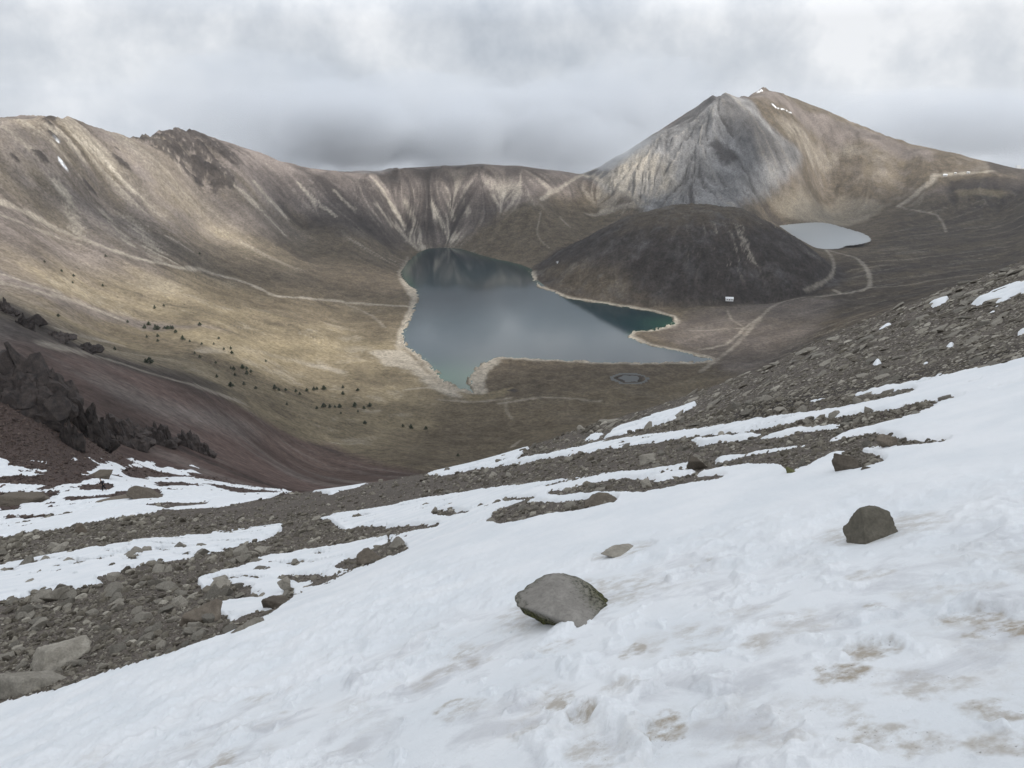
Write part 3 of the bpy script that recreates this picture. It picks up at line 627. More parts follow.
def rock_material(name, c1, c2, scale=6., moss=None, bump=.03):
    m = NT_(name); info = m.n('ShaderNodeObjectInfo').outputs['Random']
    big = m.noise(scale, 6, .65); fin = m.noise(scale * 7, 5, .7)
    col = m.mix(m.mapr(big, .32, .68, 0, 1), c4(*c1), c4(*c2)); col = m.mix(m.mapr(fin, .3, .7, .0, .55), col, c4(*[v * .45 for v in c1]))
    tone = m.n('ShaderNodeVectorMath', operation='SCALE'); m.l(col, tone.inputs[0]); m.l(m.mapr(info, 0, 1, .70, 1.45), tone.inputs['Scale']); col = tone.outputs[0]
    if moss:
        z = m.n('ShaderNodeSeparateXYZ'); m.l(m.pos(), z.inputs[0]); k = m.math('ADD', z.outputs[2], m.math('MULTIPLY', m.math('SUBTRACT', fin, .5), .25))
        col = m.mix(m.mapr(k, moss[0], moss[1], 1, 0), col, m.mix(m.mapr(fin, .42, .58, 0, 1), c4(.022,.022,.014), c4(.085,.085,.03)))
    m.l(col, m.b.inputs['Base Color']); m.l(m.bump(fin, bump * .4, .8, m.bump(big, bump, .7)), m.b.inputs['Normal'])
    return m.m
def plain_material(name, c, rough=.8, var=.25, scale=3.):
    m = NT_(name); m.l(m.mix(m.noise(scale, 4, .6), c4(*[v * (1 - var) for v in c]), c4(*[v * (1 + var) for v in c])), m.b.inputs['Base Color']); m.b.inputs['Roughness'].default_value = rough
    return m.m
def water_material(name, deep, shallow, rough=.045):
    m = NT_(name); s = m.n('ShaderNodeAttribute', attribute_name='shallow').outputs['Fac']
    m.l(m.mix(s, c4(*deep), c4(*shallow)), m.b.inputs['Base Color']); m.b.inputs['Roughness'].default_value = rough; m.b.inputs['IOR'].default_value = 1.333; m.b.inputs['Specular IOR Level'].default_value = .5
    v = m.n('ShaderNodeMapping'); v.inputs['Scale'].default_value = (.05, .012, 1); m.l(m.pos(), v.inputs[0])
    m.l(m.bump(m.noise(1., 4, .5, v.outputs[0]), .10, .25), m.b.inputs['Normal'])
    return m.m
MAT = dict(near=ground_material('scree_soil', True), far=ground_material('crater_ground', False), snow=snow_material(),
 rock=rock_material('grey_rock', (.19,.172,.142), (.32,.295,.25), 5.), dark=rock_material('dark_lava', (.034,.030,.029), (.092,.074,.065), .9, bump=.35), brown=rock_material('brown_rock', (.115,.095,.075), (.20,.17,.135), 7.))

# ------------------------------------------------------------------ objects
def tag(o, label=None, cat=None, group=None, kind=None):
    for k, v in (('label', label), ('category', cat), ('group', group), ('kind', kind)):
        if v: o[k] = v
    return o
def mesh_from(name, co, quads, smooth=True, tri=False):
    co = np.ascontiguousarray(co, np.float32); f = np.ascontiguousarray(quads, np.int32); k = f.shape[1]
    me = bpy.data.meshes.new(name); me.vertices.add(len(co)); me.vertices.foreach_set('co', co.ravel())
    me.loops.add(f.size); me.loops.foreach_set('vertex_index', f.ravel()); me.polygons.add(len(f)); me.polygons.foreach_set('loop_start', np.arange(0, f.size, k, dtype=np.int32))
    me.polygons.foreach_set('use_smooth', np.full(len(f), smooth, bool)); me.update(calc_edges=True); return me
def link(name, me, mat=None, parent=None):
    o = bpy.data.objects.new(name, me); COL.objects.link(o)
    if mat and not me.materials: me.materials.append(mat)
    if parent: o.parent = parent
    return o
def attr(me, name, arr, kind='FLOAT'):
    a = me.attributes.new(name, kind, 'POINT'); a.data.foreach_set('color' if kind == 'FLOAT_COLOR' else 'value', np.ascontiguousarray(arr, np.float32).ravel())
def sheet(name, Zx, sel, mat, cover=None, **vals):
    n = Zx.shape[0]; used = np.zeros((n, NT), bool)
    used[:-1, :-1] |= sel; used[1:, :-1] |= sel; used[:-1, 1:] |= sel; used[1:, 1:] |= sel
    idx = np.cumsum(used.ravel()).reshape(n, NT) - 1
    co = np.stack([X[:n][used], Y[:n][used], Zx[used]], -1)
    f = np.stack([idx[:-1, :-1][sel], idx[:-1, 1:][sel], idx[1:, 1:][sel], idx[1:, :-1][sel]], -1)
    me = mesh_from(name, co, f); o = link(name, me, mat)
    if cover is not None:
        attr(me, 'cover_a', np.stack([cover[k][used] for k in range(4)], -1), 'FLOAT_COLOR'); attr(me, 'cover_b', np.stack([cover[k][used] for k in range(4, 8)], -1), 'FLOAT_COLOR')
    for k, v in vals.items(): attr(me, k, v[used])
    return o
allf = np.ones((NR - 1, NT - 1), bool); fr = np.zeros_like(allf); fr[:iF] = True
rhoF, _ = dome_h(X, Y); isdome = (rhoF < 1.03)[:-1, :-1] & ~fr
rw = np.zeros((NR, NT), np.float32); rw[B] = sstep(60, 110, Z[B] - 0) * sstep(1150, 1500, rb); ismt = (rw > .5)[:-1, :-1] & ~fr & ~isdome
tag(sheet('ground', Z, fr, MAT['near'], COVER), kind='structure')
tag(sheet('hill', Z, isdome, MAT['far'], COVER, streak=STREAK), kind='structure')
tag(sheet('mountains', Z, ismt, MAT['far'], COVER, streak=STREAK), kind='structure')
tag(sheet('terrain', Z, allf & ~fr & ~isdome & ~ismt, MAT['far'], COVER, streak=STREAK), kind='structure')
sm = blur(M, 7, 5) > .02
ssel = sm[:-1, :-1] & sm[1:, 1:] & sm[1:, :-1] & sm[:-1, 1:]
edge_d = sstep(.34, .05, field) * .45
dirt = np.clip(sstep(-.35, -.95, hol + .25 * hol2) * trod * sstep(.05, .5, fbm2(xs / .7, ys / .9, 4, 341)) * .55 + sstep(.05, .5, fbm2(xs / .55, ys / .7, 4, 351)) * .20 * trod + edge_d * sstep(20, 6, rs) * .3, 0, 1)
for x, y, a, b, s_ in ((664,742,17,24,1.), (565,712,14,13,.7), (582,728,12,10,.8), (838,686,22,12,1.), (872,664,18,10,.8), (968,630,16,7,.9), (1010,640,20,8,1.), (990,646,22,5,.8), (860,745,16,20,.7), (900,752,30,18,.6), (995,724,22,12,.7), (585,618,14,6,.7), (700,572,8,4,.4), (465,672,26,7,.45), (450,716,16,8,.6), (555,655,20,7,.4), (632,660,12,9,.7), (872,617,8,4,.7), (885,690,30,10,.35), (760,752,40,14,.3), (460,718,22,12,.4), (620,700,26,9,.4), (700,660,24,7,.35), (800,640,20,6,.35), (930,700,30,12,.5), (1000,760,24,14,.6), (740,620,22,5,.3), (820,720,26,12,.4), (520,740,24,12,.35), (960,600,24,5,.3)):
    bx, by = at(x, y, 1, 60); r = math.hypot(bx, by); lat = (TH[None, :] - math.atan2(bx, by)) * r
    dr = r * r * b / (F * 1.6) * .9
    k = (lat / (1.35 * a / F * r)) ** 2 + ((rs - r) / (1.35 * dr)) ** 2 + fbm2(xs / .12, ys / .14, 4, 361, .65) * 1.6
    mk_ = sstep(1.5, .3, k); dirt = np.maximum(dirt, mk_ * s_); Zs -= mk_ * .045 * s_
Zs = np.where(field > .0, np.maximum(Zs, Z[S] + .02 + .1 * np.clip(field, 0, .4)), Zs)
dirt = np.maximum(dirt, HOLLOW_SHADE * .42)  # ring round the boulders: hollow shade put into the snow colour
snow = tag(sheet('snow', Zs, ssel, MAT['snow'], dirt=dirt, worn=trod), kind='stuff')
print('sheets', time.time() - T0)

# water
def lake(name, poly, z, mat, sd_shallow=None):
    p = np.array(poly); c = p.mean(0); big = [tuple(c + (q - c) * (1 + 14 / np.linalg.norm(q - c))) for q in p]
    x0, y0 = p.min(0) - 15; x1, y1 = p.max(0) + 15; h = max(4., (x1 - x0) / 160)
    gx, gy = np.meshgrid(np.arange(x0, x1 + h, h), np.arange(y0, y1 + h, h)); d = dist_line(gx, gy, poly, True); d = np.where(inside(gx, gy, poly), -d, d)
    ok = d < 11; n, m = gx.shape; sel = ok[:-1, :-1] & ok[1:, 1:] & ok[1:, :-1] & ok[:-1, 1:]
    idx = np.arange(n * m).reshape(n, m); f = np.stack([idx[:-1, :-1][sel], idx[:-1, 1:][sel], idx[1:, 1:][sel], idx[1:, :-1][sel]], -1)
    u, inv = np.unique(f, return_inverse=True); co = np.c_[gx.ravel()[u], gy.ravel()[u], np.full(len(u), z)]
    me = mesh_from(name, co, inv.reshape(-1, 4)); o = link(name, me, mat)
    sx, sy = flat(452, 380, 0); near = np.exp(-((gx - sx) ** 2 + (gy - sy) ** 2) / (62. ** 2)) if z == 0 else 0 * gx
    tx, ty = flat(672, 324, 0); near2 = np.exp(-((gx - tx) ** 2 + (gy - ty) ** 2) / (45. ** 2)) if z == 0 else 0 * gx
    attr(me, 'shallow', np.clip(sstep(-14, 4, d) * .45 + near * .9 + near2 * .5, 0, 1).ravel()[u]); return o
tag(lake('water', LAKE, 0., water_material('lake_water', (.003,.015,.021), (.026,.072,.046), .09)), kind='structure')
tag(lake('water', LUNA, 25., water_material('tarn_water', (.27,.295,.31), (.24,.255,.26), .32)), kind='structure')  # sky reflection put into the pale base colour
tag(lake('water', POND, 4.2, water_material('pond_water', (.075,.08,.08), (.08,.08,.075), .6)), kind='structure')
# the plain below the volcano
g = np.linspace(.40, 1.2, 50); r_ = np.linspace(4000, 14500, 50); gx = r_[:, None] * np.sin(g); gy = r_[:, None] * np.cos(g)
r_ = r_ + 0; gz = -600 + fbm2(gx / 2500, gy / 2500, 4, 501) * 30
idx = np.arange(gx.size).reshape(gx.shape)
me = mesh_from('plain', np.stack([gx, gy, gz], -1).reshape(-1, 3), np.stack([idx[:-1, :-1], idx[:-1, 1:], idx[1:, 1:], idx[1:, :-1]], -1).reshape(-1, 4))
pm = NT_('plain_ground'); pm.l(pm.ramp(pm.noise(.0012, 7, .65), [(.35, (.05,.06,.045)), (.6, (.12,.11,.08))]), pm.b.inputs['Base Color'])
tag(link('plain', me, pm.m), kind='structure')

# ------------------------------------------------------------------ stones
def ico(sub):
    import bmesh
    bm = bmesh.new(); bmesh.ops.create_icosphere(bm, subdivisions=sub, radius=1.0)
    v = np.array([p.co[:] for p in bm.verts]); f = np.array([[p.index for p in q.verts] for q in bm.faces]); bm.free(); return v / np.linalg.norm(v, axis=1)[:, None], f
ICO = {k: ico(k) for k in (1, 2, 3, 4, 5, 6)}
def stone_shape(sub, seed, planes=11, sharp=1., rough=.06, sc=(1, 1, 1)):
    rg = np.random.default_rng(seed); v, f = ICO[sub]
    if isinstance(planes, int) and planes < 0: n = rg.normal(size=(-planes, 3)); h = rg.uniform(.55, .95, -planes); sharp *= .97
    elif isinstance(planes, int): n = rg.normal(size=(planes, 3)); h = rg.uniform(.5, .85, planes)
    else: n = np.array([p[:3] for p in planes], float); h = np.array([p[3] for p in planes])
    n /= np.linalg.norm(n, axis=1)[:, None]
    d = v @ n.T; rad = np.min(np.where(d > .05, h / np.maximum(d, .05), 9), 1); rad = np.minimum(rad, 1.5)
    rad = rad * sharp + .8 * (1 - sharp)
    if rough: rad = rad * (1 + rough * fbm3(v * 2.2 + seed, 4, seed) * 2)
    p = v * rad[:, None]; p -= (p.max(0) + p.min(0)) / 2; p /= np.abs(p).max(0); return p * np.array(sc), f
def rot(a, b, c):
    ca, sa, cb, sb, cc, sc = math.cos(a), math.sin(a), math.cos(b), math.sin(b), math.cos(c), math.sin(c)
    return np.array([[cc, -sc, 0], [sc, cc, 0], [0, 0, 1]]) @ np.array([[cb, 0, sb], [0, 1, 0], [-sb, 0, cb]]) @ np.array([[1, 0, 0], [0, ca, -sa], [0, sa, ca]])
def _settle(st):
    z = zat(Z, np.array([s[0] for s in st]), np.array([s[1] for s in st])); return [(s[0], s[1], float(z_), *s[3:]) for s, z_ in zip(st, z)]
_top = Z.copy(); _top[S] = np.where(field > 0, np.maximum(Z[S], Zs), Z[S])
# bare near ground as the eye sees it -> where stones may lie
vq = (Zg - H) / rs
top = np.maximum.accumulate(np.where(rs < 200, vq, -9), 0)
def scatter(n, x0, x1, y0, y1, rmin=5., rmax=190.):
    out = []
    while len(out) < n:
        k = 4000; px = RNG.uniform(x0, x1, k); py = RNG.uniform(y0, y1, k); th, q = ray(px, py); j = np.clip(np.searchsorted(TH, th), 0, NT - 1)
        for a, b, c, d in zip(j, q, px, py):
            i = np.searchsorted(top[:, a], b)
            if i >= iS - 1 or not (rmin < RR[i, a] < rmax) or field[i, a] > (.02 if RNG.random() < .72 else .28): continue
            if top[i, a] - b > .02: continue
            r_j = RR[i, a] * math.exp((RNG.random() - .5) * (LR[i + 1] - LR[i])); t_j = TH[a] + (RNG.random() - .5) * .00125; out.append((r_j * math.sin(t_j), r_j * math.cos(t_j), Zg[i, a], r_j, c, d, t_j))
            if len(out) >= n: break
    return _settle(out)
def slab_zone(x, y): return y < 470 - (x - 470) * .30 and x > 560 and y < 395 + max(0, (800 - x)) * .28
stones = []; rng2 = random.Random(5)
for (n, x0, x1, y0, y1, lo, hi) in ((12000, 0, 420, 515, 700, 1.5, 10.), (15000, 0, 1024, 380, 560, 1.2, 6.), (13000, 560, 1024, 262, 430, 1.4, 13.), (3500, 420, 980, 420, 530, 2.0, 11.), (3500, 0, 300, 385, 500, 1.0, 3.2), (420, 0, 300, 550, 690, 6., 19.)):
    for X_, Y_, Z_, r, px, py, th in scatter(n, x0, x1, y0, y1):
        s = lo * (1 - RNG.random()) ** (-1 / 2.5); s = min(s, hi)
        if r > 75: s = min(s, 5)
        slab = px > 600 and py < 400 + max(0, (760 - px)) * .25
        if r > 95 and rng2.random() < .6: s *= .7
        stones.append((X_, Y_, Z_, r, px, py, s * r / F * .5, slab, s))
stones.sort(key=lambda t: -t[8])
PROTO = [stone_shape(2, 40 + k, 12, 1., .03) for k in range(14)]; TINY = [stone_shape(1, 40 + k, 12, 1., .08) for k in range(14)]
FINE = [stone_shape(4, 40 + k, 13, 1., .03) for k in range(14)]
Rs = rot(math.atan(-.40), math.atan(-.32), 0.35)          # lie of the scree slope
def pose(slab, k, h):
    rg = random.Random(k)
    if slab: M_ = Rs @ rot(rg.gauss(0, .16), rg.gauss(0, .16), rg.uniform(-.5, .5)) @ np.diag([1.25 * h, .85 * h, .30 * h * rg.uniform(.7, 1.5)]); up = .10 * h
    else: M_ = Rs @ rot(rg.gauss(0, .3), rg.gauss(0, .3), rg.uniform(0, 6.3)) @ np.diag([h * rg.uniform(.85, 1.2), h * rg.uniform(.7, 1.0), h * rg.uniform(.5, .85)]); up = .22 * h
    return M_, up
NBIG = 270
vs, fs, ts, rd, off = [], [], [], [], 0
for k, (x, y, z, r, px, py, h, slab, s) in enumerate(stones[NBIG:]):
    M_, up = pose(slab, k, h); p, f = (PROTO if s > 4 else TINY)[k % 14]
    vs.append(p @ M_.T + (x, y, z + up)); fs.append(f + off); off += len(p); ts.append(np.full(len(p), random.Random(k).random())); rd.append(np.full(len(p), 1. if r > 88 and px < 320 else .0))
gm = NT_('gravel_rock'); t_ = gm.n('ShaderNodeAttribute', attribute_name='tone').outputs['Fac']
gcol = gm.ramp(t_, [(0, (.09,.078,.062)), (.35, (.160,.142,.112)), (.8, (.245,.222,.180)), (1, (.40,.37,.31))]); gf = gm.noise(14, 5, .7); gcol = gm.mix(gm.n('ShaderNodeAttribute', attribute_name='red').outputs['Fac'], gcol, gm.ramp(t_, [(0, (.055,.042,.038)), (.6, (.105,.072,.060)), (1, (.16,.125,.105))]))
gm.l(gm.mix(gm.mapr(gf, .42, .7, 0, .6), gcol, c4(.07,.06,.05)), gm.b.inputs['Base Color']); gm.l(gm.bump(gf, .02, .6), gm.b.inputs['Normal'])
me = mesh_from('gravel', np.concatenate(vs), np.concatenate(fs), smooth=False); attr(me, 'tone', np.concatenate(ts)); attr(me, 'red', np.concatenate(rd)); tag(link('gravel', me, gm.m), kind='stuff')
ZONES = []
def zone(px, py, r, slab):
    if slab and px > 840: return 'flat grey slab among the slabs on the upper right scree shoulder', 'slabs on the right scree shoulder'
    if slab: return 'flat brown grey slab on the scree edge above the lake basin', 'slabs on the scree edge below the basin'
    if px < 300 and py > 540: return 'grey angular stone in the rubble patch between two snow strips', 'stones in the left rubble patch'
    if px < 330: return 'small grey stone on the long gravel bank behind the snow strip', 'stones on the long gravel bank'
    if py > 480: return 'grey stone in a thin rock band inside the big snowfield', 'stones in the thin rock bands'
    if px < 700: return 'small grey stone on the middle gravel bank at the skyline of the slope', 'stones on the middle gravel bank'
    return 'brown grey stone in the rock band on the right snow edge', 'stones in the right rock band'
FM = [mesh_from('stone', p, f, smooth=False) for p, f in FINE]
for m_ in FM: m_.materials.append(MAT['rock'])
from mathutils import Matrix
for k, (x, y, z, r, px, py, h, slab, s) in enumerate(stones[:NBIG]):
    M_, up = pose(slab, k + 7, h); o = link('stone', FM[k % 14]); L = Matrix([list(M_[0]) + [x], list(M_[1]) + [y], list(M_[2]) + [z + up], [0, 0, 0, 1]]); o.matrix_world = L
    lab, grp = zone(px, py, r, slab); tag(o, lab, 'stone', grp)
print('stones', time.time() - T0)

# boulders one can tell apart: foot pixel, half width px, height px, flatness, label
def boulder(name, px, py, hw, hh, label, mat, seed, planes=10, depth=.8, sink=.25, sub=5, cat='boulder', group=None, turn=0., rough=.07, r1=200., r0=1., sharp=1., tilt=0., on=None):
    th, r = hit(px, py, r0, r1); x, y = r * math.sin(th), r * math.cos(th)
    k = math.hypot(r, H - float(zat(Z, x, y))) / F
    z = float(zat(Z, x, y)) if on is None else float(zat(on, x, y))
    w, h = hw * k, hh * k * .5 / max(.5, math.cos(0.3)) / (1 - sink * .5)
    p, f = stone_shape(sub, seed, planes, sharp, rough, (w, w * depth, h))
    me = mesh_from(name, p, f, smooth=True); o = link(name, me, mat); o.location = (x, y, z + h * (1 - 2 * sink)); o.rotation_euler = (0, tilt, -th + turn)
    return tag(o, label, cat, group)
mossy = rock_material('mossy_rock', (.20,.185,.165), (.33,.31,.28), 5., moss=(.05, .13), bump=.02)
boulder('boulder', 573, 615, 56, 36, 'big flat grey boulder sunk in the snow with a mossy underside', mossy, 106, -9, .95, .50, 6, on=Zs, tilt=-.06, rough=.08)
boulder('boulder', 871, 537, 24, 34, 'brown rounded rock standing alone in its melt hollow in the snow', rock_material('weathered_rock', (.15,.135,.105), (.25,.225,.18), 7., bump=.03), 114, -12, .9, .36, 6, on=Zs, rough=.06)
boulder('boulder', 622, 553, 20, 7, 'flat rock barely showing through the snow behind the big boulder', MAT['rock'], 31, -9, .9, .5, 5, on=Zs)
boulder('boulder', 62, 668, 24, 22, 'pale squarish block in the lower left rubble beside the snow', MAT['rock'], 14, 8, .8, .3)
boulder('boulder', 18, 690, 36, 36, 'broad weathered slab in the bottom left corner of the rubble', MAT['rock'], 15, 8, .9, .45)
boulder('boulder', 248, 627, 16, 16, 'pale rounded boulder on the edge of the main snowfield', MAT['rock'], 16, 12, .8, .3)
boulder('boulder', 277, 607, 13, 15, 'dark lumpy rock beneath the small upright stone', MAT['brown'], 17, 10, .8, .3)
boulder('boulder', 285, 592, 6, 15, 'small upright stone balanced above the dark lumpy rock', MAT['rock'], 18, 12, .8, .12)
boulder('boulder', 203, 623, 19, 18, 'brown flat topped boulder in the rubble beside a snow pocket', MAT['brown'], 19, 10, .8, .3)
boulder('boulder', 57, 600, 12, 15, 'pale boulder on the upper edge of the rubble below the snow strip', MAT['rock'], 20, 10, .8, .25)
boulder('boulder', 397, 549, 8, 14, 'rounded grey stone at the right end of a small rock group in snow', MAT['rock'], 21, 12, .8, .2)
boulder('boulder', 371, 563, 14, 15, 'broad grey rock in the middle of a small rock group in snow', MAT['brown'], 22, 10, .8, .3)
boulder('boulder', 221, 589, 9, 10, 'square grey block in the short stone row between snow pockets', MAT['rock'], 24, 9, .8, .25)
boulder('boulder', 600, 504, 16, 10, 'dark brown flat rock at the end of a thin rock band', MAT['brown'], 25, 9, .8, .3)
boulder('boulder', 646, 488, 6, 9, 'pale grey round stone in the rock band behind the flat rock', MAT['rock'], 26, 12, .8, .2)
boulder('boulder', 700, 469, 13, 15, 'brown mound shaped rock on the edge of the gravel bank', MAT['brown'], 27, 10, .8, .25)
boulder('boulder', 648, 463, 9, 10, 'grey block on top of the middle gravel bank', MAT['rock'], 28, 9, .8, .25)
lich = rock_material('lichen_rock', (.10,.10,.045), (.19,.19,.085), 9., bump=.03)
boulder('boulder', 799, 471, 12, 13, 'yellow green lichen covered rock at the snow edge', lich, 29, 10, .8, .25)
boulder('boulder', 846, 469, 13, 16, 'biggest brown rock of the cluster jutting into the right snow', MAT['brown'], 30, 10, .8, .25)
boulder('boulder', 872, 467, 9, 13, 'pointed brown rock at the right end of the cluster in the snow', MAT['brown'], 33, 9, .8, .2)
boulder('boulder', 886, 447, 9, 14, 'dark lumpy rock in the band above the brown cluster', MAT['brown'], 34, 10, .8, .2)
boulder('boulder', 902, 446, 8, 12, 'rounded dark rock next to the dark lumpy one at the snow edge', MAT['brown'], 35, 12, .8, .2)
boulder('boulder', 891, 426, 8, 7, 'small brown rock alone on snow below the reddish soil', MAT['brown'], 36, 10, .8, .25)
boulder('boulder', 953, 438, 6, 6, 'small pale stone alone on the smooth right snow', MAT['rock'], 37, 9, .8, .25)
boulder('boulder', 21, 502, 21, 15, 'wide brown grey boulder lying in the far left snow', MAT['brown'], 38, -9, .8, .25, r0=40)
boulder('boulder', 145, 498, 14, 22, 'tall leaning grey boulder in the far snow right of the hiker', MAT['brown'], 39, -9, .8, .2, r0=40, tilt=.15, turn=3.1)
boulder('boulder', 113, 500, 22, 7, 'low flat ledge of rock at the foot of the tall leaning boulder', MAT['brown'], 41, 9, .6, .35, r0=40)
boulder('boulder', 99, 478, 12, 8, 'low round brown boulder behind the hiker', MAT['brown'], 42, 10, .8, .3, r0=40)
boulder('boulder', 81, 534, 5, 10, 'knobbly stone topping the long gravel bank on the left', MAT['brown'], 43, 10, .8, .2, r0=25)
boulder('boulder', 36, 325, 9, 10, 'dark boulder on the far ridge beyond the lava crag', MAT['dark'], 44, 9, .8, .2, r0=250, r1=700)
# lava crags
def outcrop(px, py, hw, hh, label, seed, r0, r1, jag=.5, depth=.7, freq=2.2, sub=6, lean=0., cat='rock outcrop', group=None, sink=.25):
    th, r = hit(px, py, r0, r1); x, y = r * math.sin(th), r * math.cos(th); k = math.hypot(r, H - float(zat(Z, x, y))) / F; z = float(zat(Z, x, y))
    w, h = hw * k, hh * k / (1 - sink) ; rg = np.random.default_rng(seed); V, Fc, o_ = [], [], 0; n = 70 if hw > 12 else 36
    for b in range(n):
        a_ = rg.uniform(0, 6.283); q = math.sqrt(rg.random()) * .92; u_, v_ = q * math.cos(a_), q * math.sin(a_)
        tall = (1 - q * q * .85) * rg.uniform(.55, 1.0) if b else 1.0
        if b == 0: u_, v_ = rg.uniform(-.35, .35), 0
        sz = w * rg.uniform(.12, .34) * (1 if hw > 12 else 1.25); hz = h * tall * .42
        p, f = stone_shape(3, seed * 50 + b, 10, 1., .10, (sz, sz * rg.uniform(.7, 1.), max(hz, sz * .5)))
        p = p * (1 + .26 * fbm3(p / (w * .26) * np.array([1, 1, .6]) + b, 4, seed, True, .6)[:, None])
        p = p @ rot(rg.normal() * .13, rg.normal() * .13, a_).T
        V.append(p + (u_ * w, v_ * w * depth, max(hz, sz * .5) * .8 - h * sink)); Fc.append(f + o_); o_ += len(p)
    me = mesh_from('rock_outcrop', np.concatenate(V), np.concatenate(Fc), smooth=False); o = link('rock_outcrop', me, MAT['dark']); o.location = (x, y, z); o.rotation_euler = (0, lean, -th)
    return tag(o, label, cat, group)
for a in ((20, 396, 48, 66, 'broad dark lava cliff at the left edge above the red hollow', 3, 120, 200, .5, .6, 2.6), (70, 446, 11, 30, 'slim standing lava pillar below the red hollow', 4, 120, 200, .35, .6, 1.8), (88, 438, 20, 42, 'dark jagged crag between the lava cliff and the low crest', 5, 120, 260, .55, .7, 2.8),
          (118, 440, 24, 34, 'wide ragged crag in the middle of the lava crest', 6, 120, 260, .6, .7, 2.8), (152, 442, 20, 26, 'low rugged crag with a small spike on the lava crest', 7, 120, 260, .6, .7, 2.8), (186, 444, 15, 24, 'spiky crag near the lower end of the lava crest', 8, 120, 260, .6, .7, 2.6), (203, 444, 9, 15, 'last small crag at the lower end of the lava crest', 9, 120, 260, .6, .8, 2.4),
          (4, 312, 9, 16, 'dark block on the far ridge at the left picture edge', 10, 250, 700, .4, .7, 2.), (24, 326, 8, 16, 'twin topped dark block on the far left ridge', 11, 250, 700, .4, .7, 2.), (55, 338, 14, 9, 'low dark ledge on the far left ridge', 12, 250, 700, .4, .7, 2.), (84, 350, 14, 8, 'lowest dark ledge on the far left ridge', 13, 250, 700, .4, .7, 2.)):
    outcrop(*a)
print('rocks', time.time() - T0)

# ------------------------------------------------------------------ pines on the grass slope
def pine_mesh(seed):
    rg = np.random.default_rng(seed); V, Fc = [], []
    for k in range(150):
        t = rg.random() ** .8; h = .14 + t * .86; rr = (1 - t) ** .75 * .34 * rg.uniform(.45, 1.1); a = rg.uniform(0, 6.283); c = np.array([rr * math.cos(a), rr * math.sin(a), h + rg.normal() * .02])
        s = .085 * (1.15 - t * .7); n = rg.normal(size=(3, 3)) * s; n[:, 2] *= .55; b = len(V); q = [c + n[0], c + n[1], c + n[2], c - n.mean(0) * 1.3]
        V += q; Fc += [(b, b + 1, b + 2), (b, b + 1, b + 3), (b + 1, b + 2, b + 3), (b, b + 2, b + 3)]
    return mesh_from('crown', np.array(V), np.array(Fc), smooth=False)
def cone(name, r0, r1, z0, z1, n=7):
    a = np.arange(n) / n * 2 * PI; v = np.r_[np.c_[r0 * np.cos(a), r0 * np.sin(a), np.full(n, z0)], np.c_[r1 * np.cos(a), r1 * np.sin(a), np.full(n, z1)]]; i = np.arange(n)
    return mesh_from(name, v, np.c_[i, (i + 1) % n, (i + 1) % n + n, i + n])
CR = [pine_mesh(k) for k in range(5)]; TRK = cone('trunk', .035, .015, -.06, .75)
lm = plain_material('pine_needles', (.030,.040,.022), .8, .45, 2.); tm = plain_material('pine_bark', (.09,.07,.05), .9)
for m_ in CR: m_.materials.append(lm)
TRK.materials.append(tm)
TREES = [(149,324,4),(145,327,4.5),(156,328,6),(158,328,5),(164,306,3),(155,308,4),(168,328,4),(171,328,4),(173,328,4),(176,332,3.5),(147,337,3),(158,336,4),(158,341,3),(183,338.5,6),(190,341,3),(200,324.5,4),(202,344,3),(214,344,3),(219,339,3),(224,349,3),(231,349,3.5),(232,353,3.5),
 (200,357,4),(195,353,3),(216,363,3),(115,349,4),(146,361.5,5),(150,361.5,7.5),(231,368,3.5),(234,369,5),(243,368,5),(247,369,4),(247,373,5),(251,372,3.5),(235,375,4),(217,377,4),(231,385,6),(244,384,4.5),(128,322,3),(59,317,3.5),(103,286,3),(73,283,2.5),(165,328,3),(275,388,6.5),(279,390,4),(286,390,3.5),(296,391,4),(300,394,4),
 (307,390,4),(314,389,5),(317,389,4),(324,388,5),(343,387,4),(343,393,4.5),(358,390,3.5),(287,404,3.5),(317,408,4),(324,406,5.5),(330,407,5),(335,407,3.5),(340,406,5),(355,405,6),(364,408,4),(370,405,5),(341,413,3),(358,411,3),(365,423,4),(403,426,4),(411,427,6),(426,428,4),(458,455,4.5),(266,361,3),(256,388,3.5),(45,263,2.5),(62,272,3),(74,276,3),(200,255,3),(106,257,3)]
SOLO = {(183,338.5): 'lone dark pine standing out on the bright grass right of the pine row', (150,361.5): 'largest bushy pine on the brown grass just above the red scree', (458,455): 'lone dark pine at the basin foot just above the snowy skyline', (115,349): 'lone dark pine left of the pine groups on the brown grass', (411,427): 'biggest of the three pines on the dark grass below the lake',
        (275,388): 'tall narrow pine at the left end of the middle pine row', (365,423): 'single small pine under the middle pine groups', (355,405): 'broad pine in the middle of the lower pine row', (231,385): 'lowest pine in the group beside the grey rubble lip'}
def tlabel(x, y):
    if (x, y) in SOLO: return SOLO[(x, y)]
    if y < 290: return 'tiny dark tree on the high slope near the old track'
    if x < 180: return 'small dark pine in the upper left pine group on the slope'
    if x < 256: return 'small dark pine scattered on the tan grass left of the lake' if y < 366 else 'small dark pine in the cluster beside the grey rubble lip'
    if x > 400: return 'small pine on the dark grass below the lake spit'
    return 'small dark pine in the middle rows on the shaded basin grass'
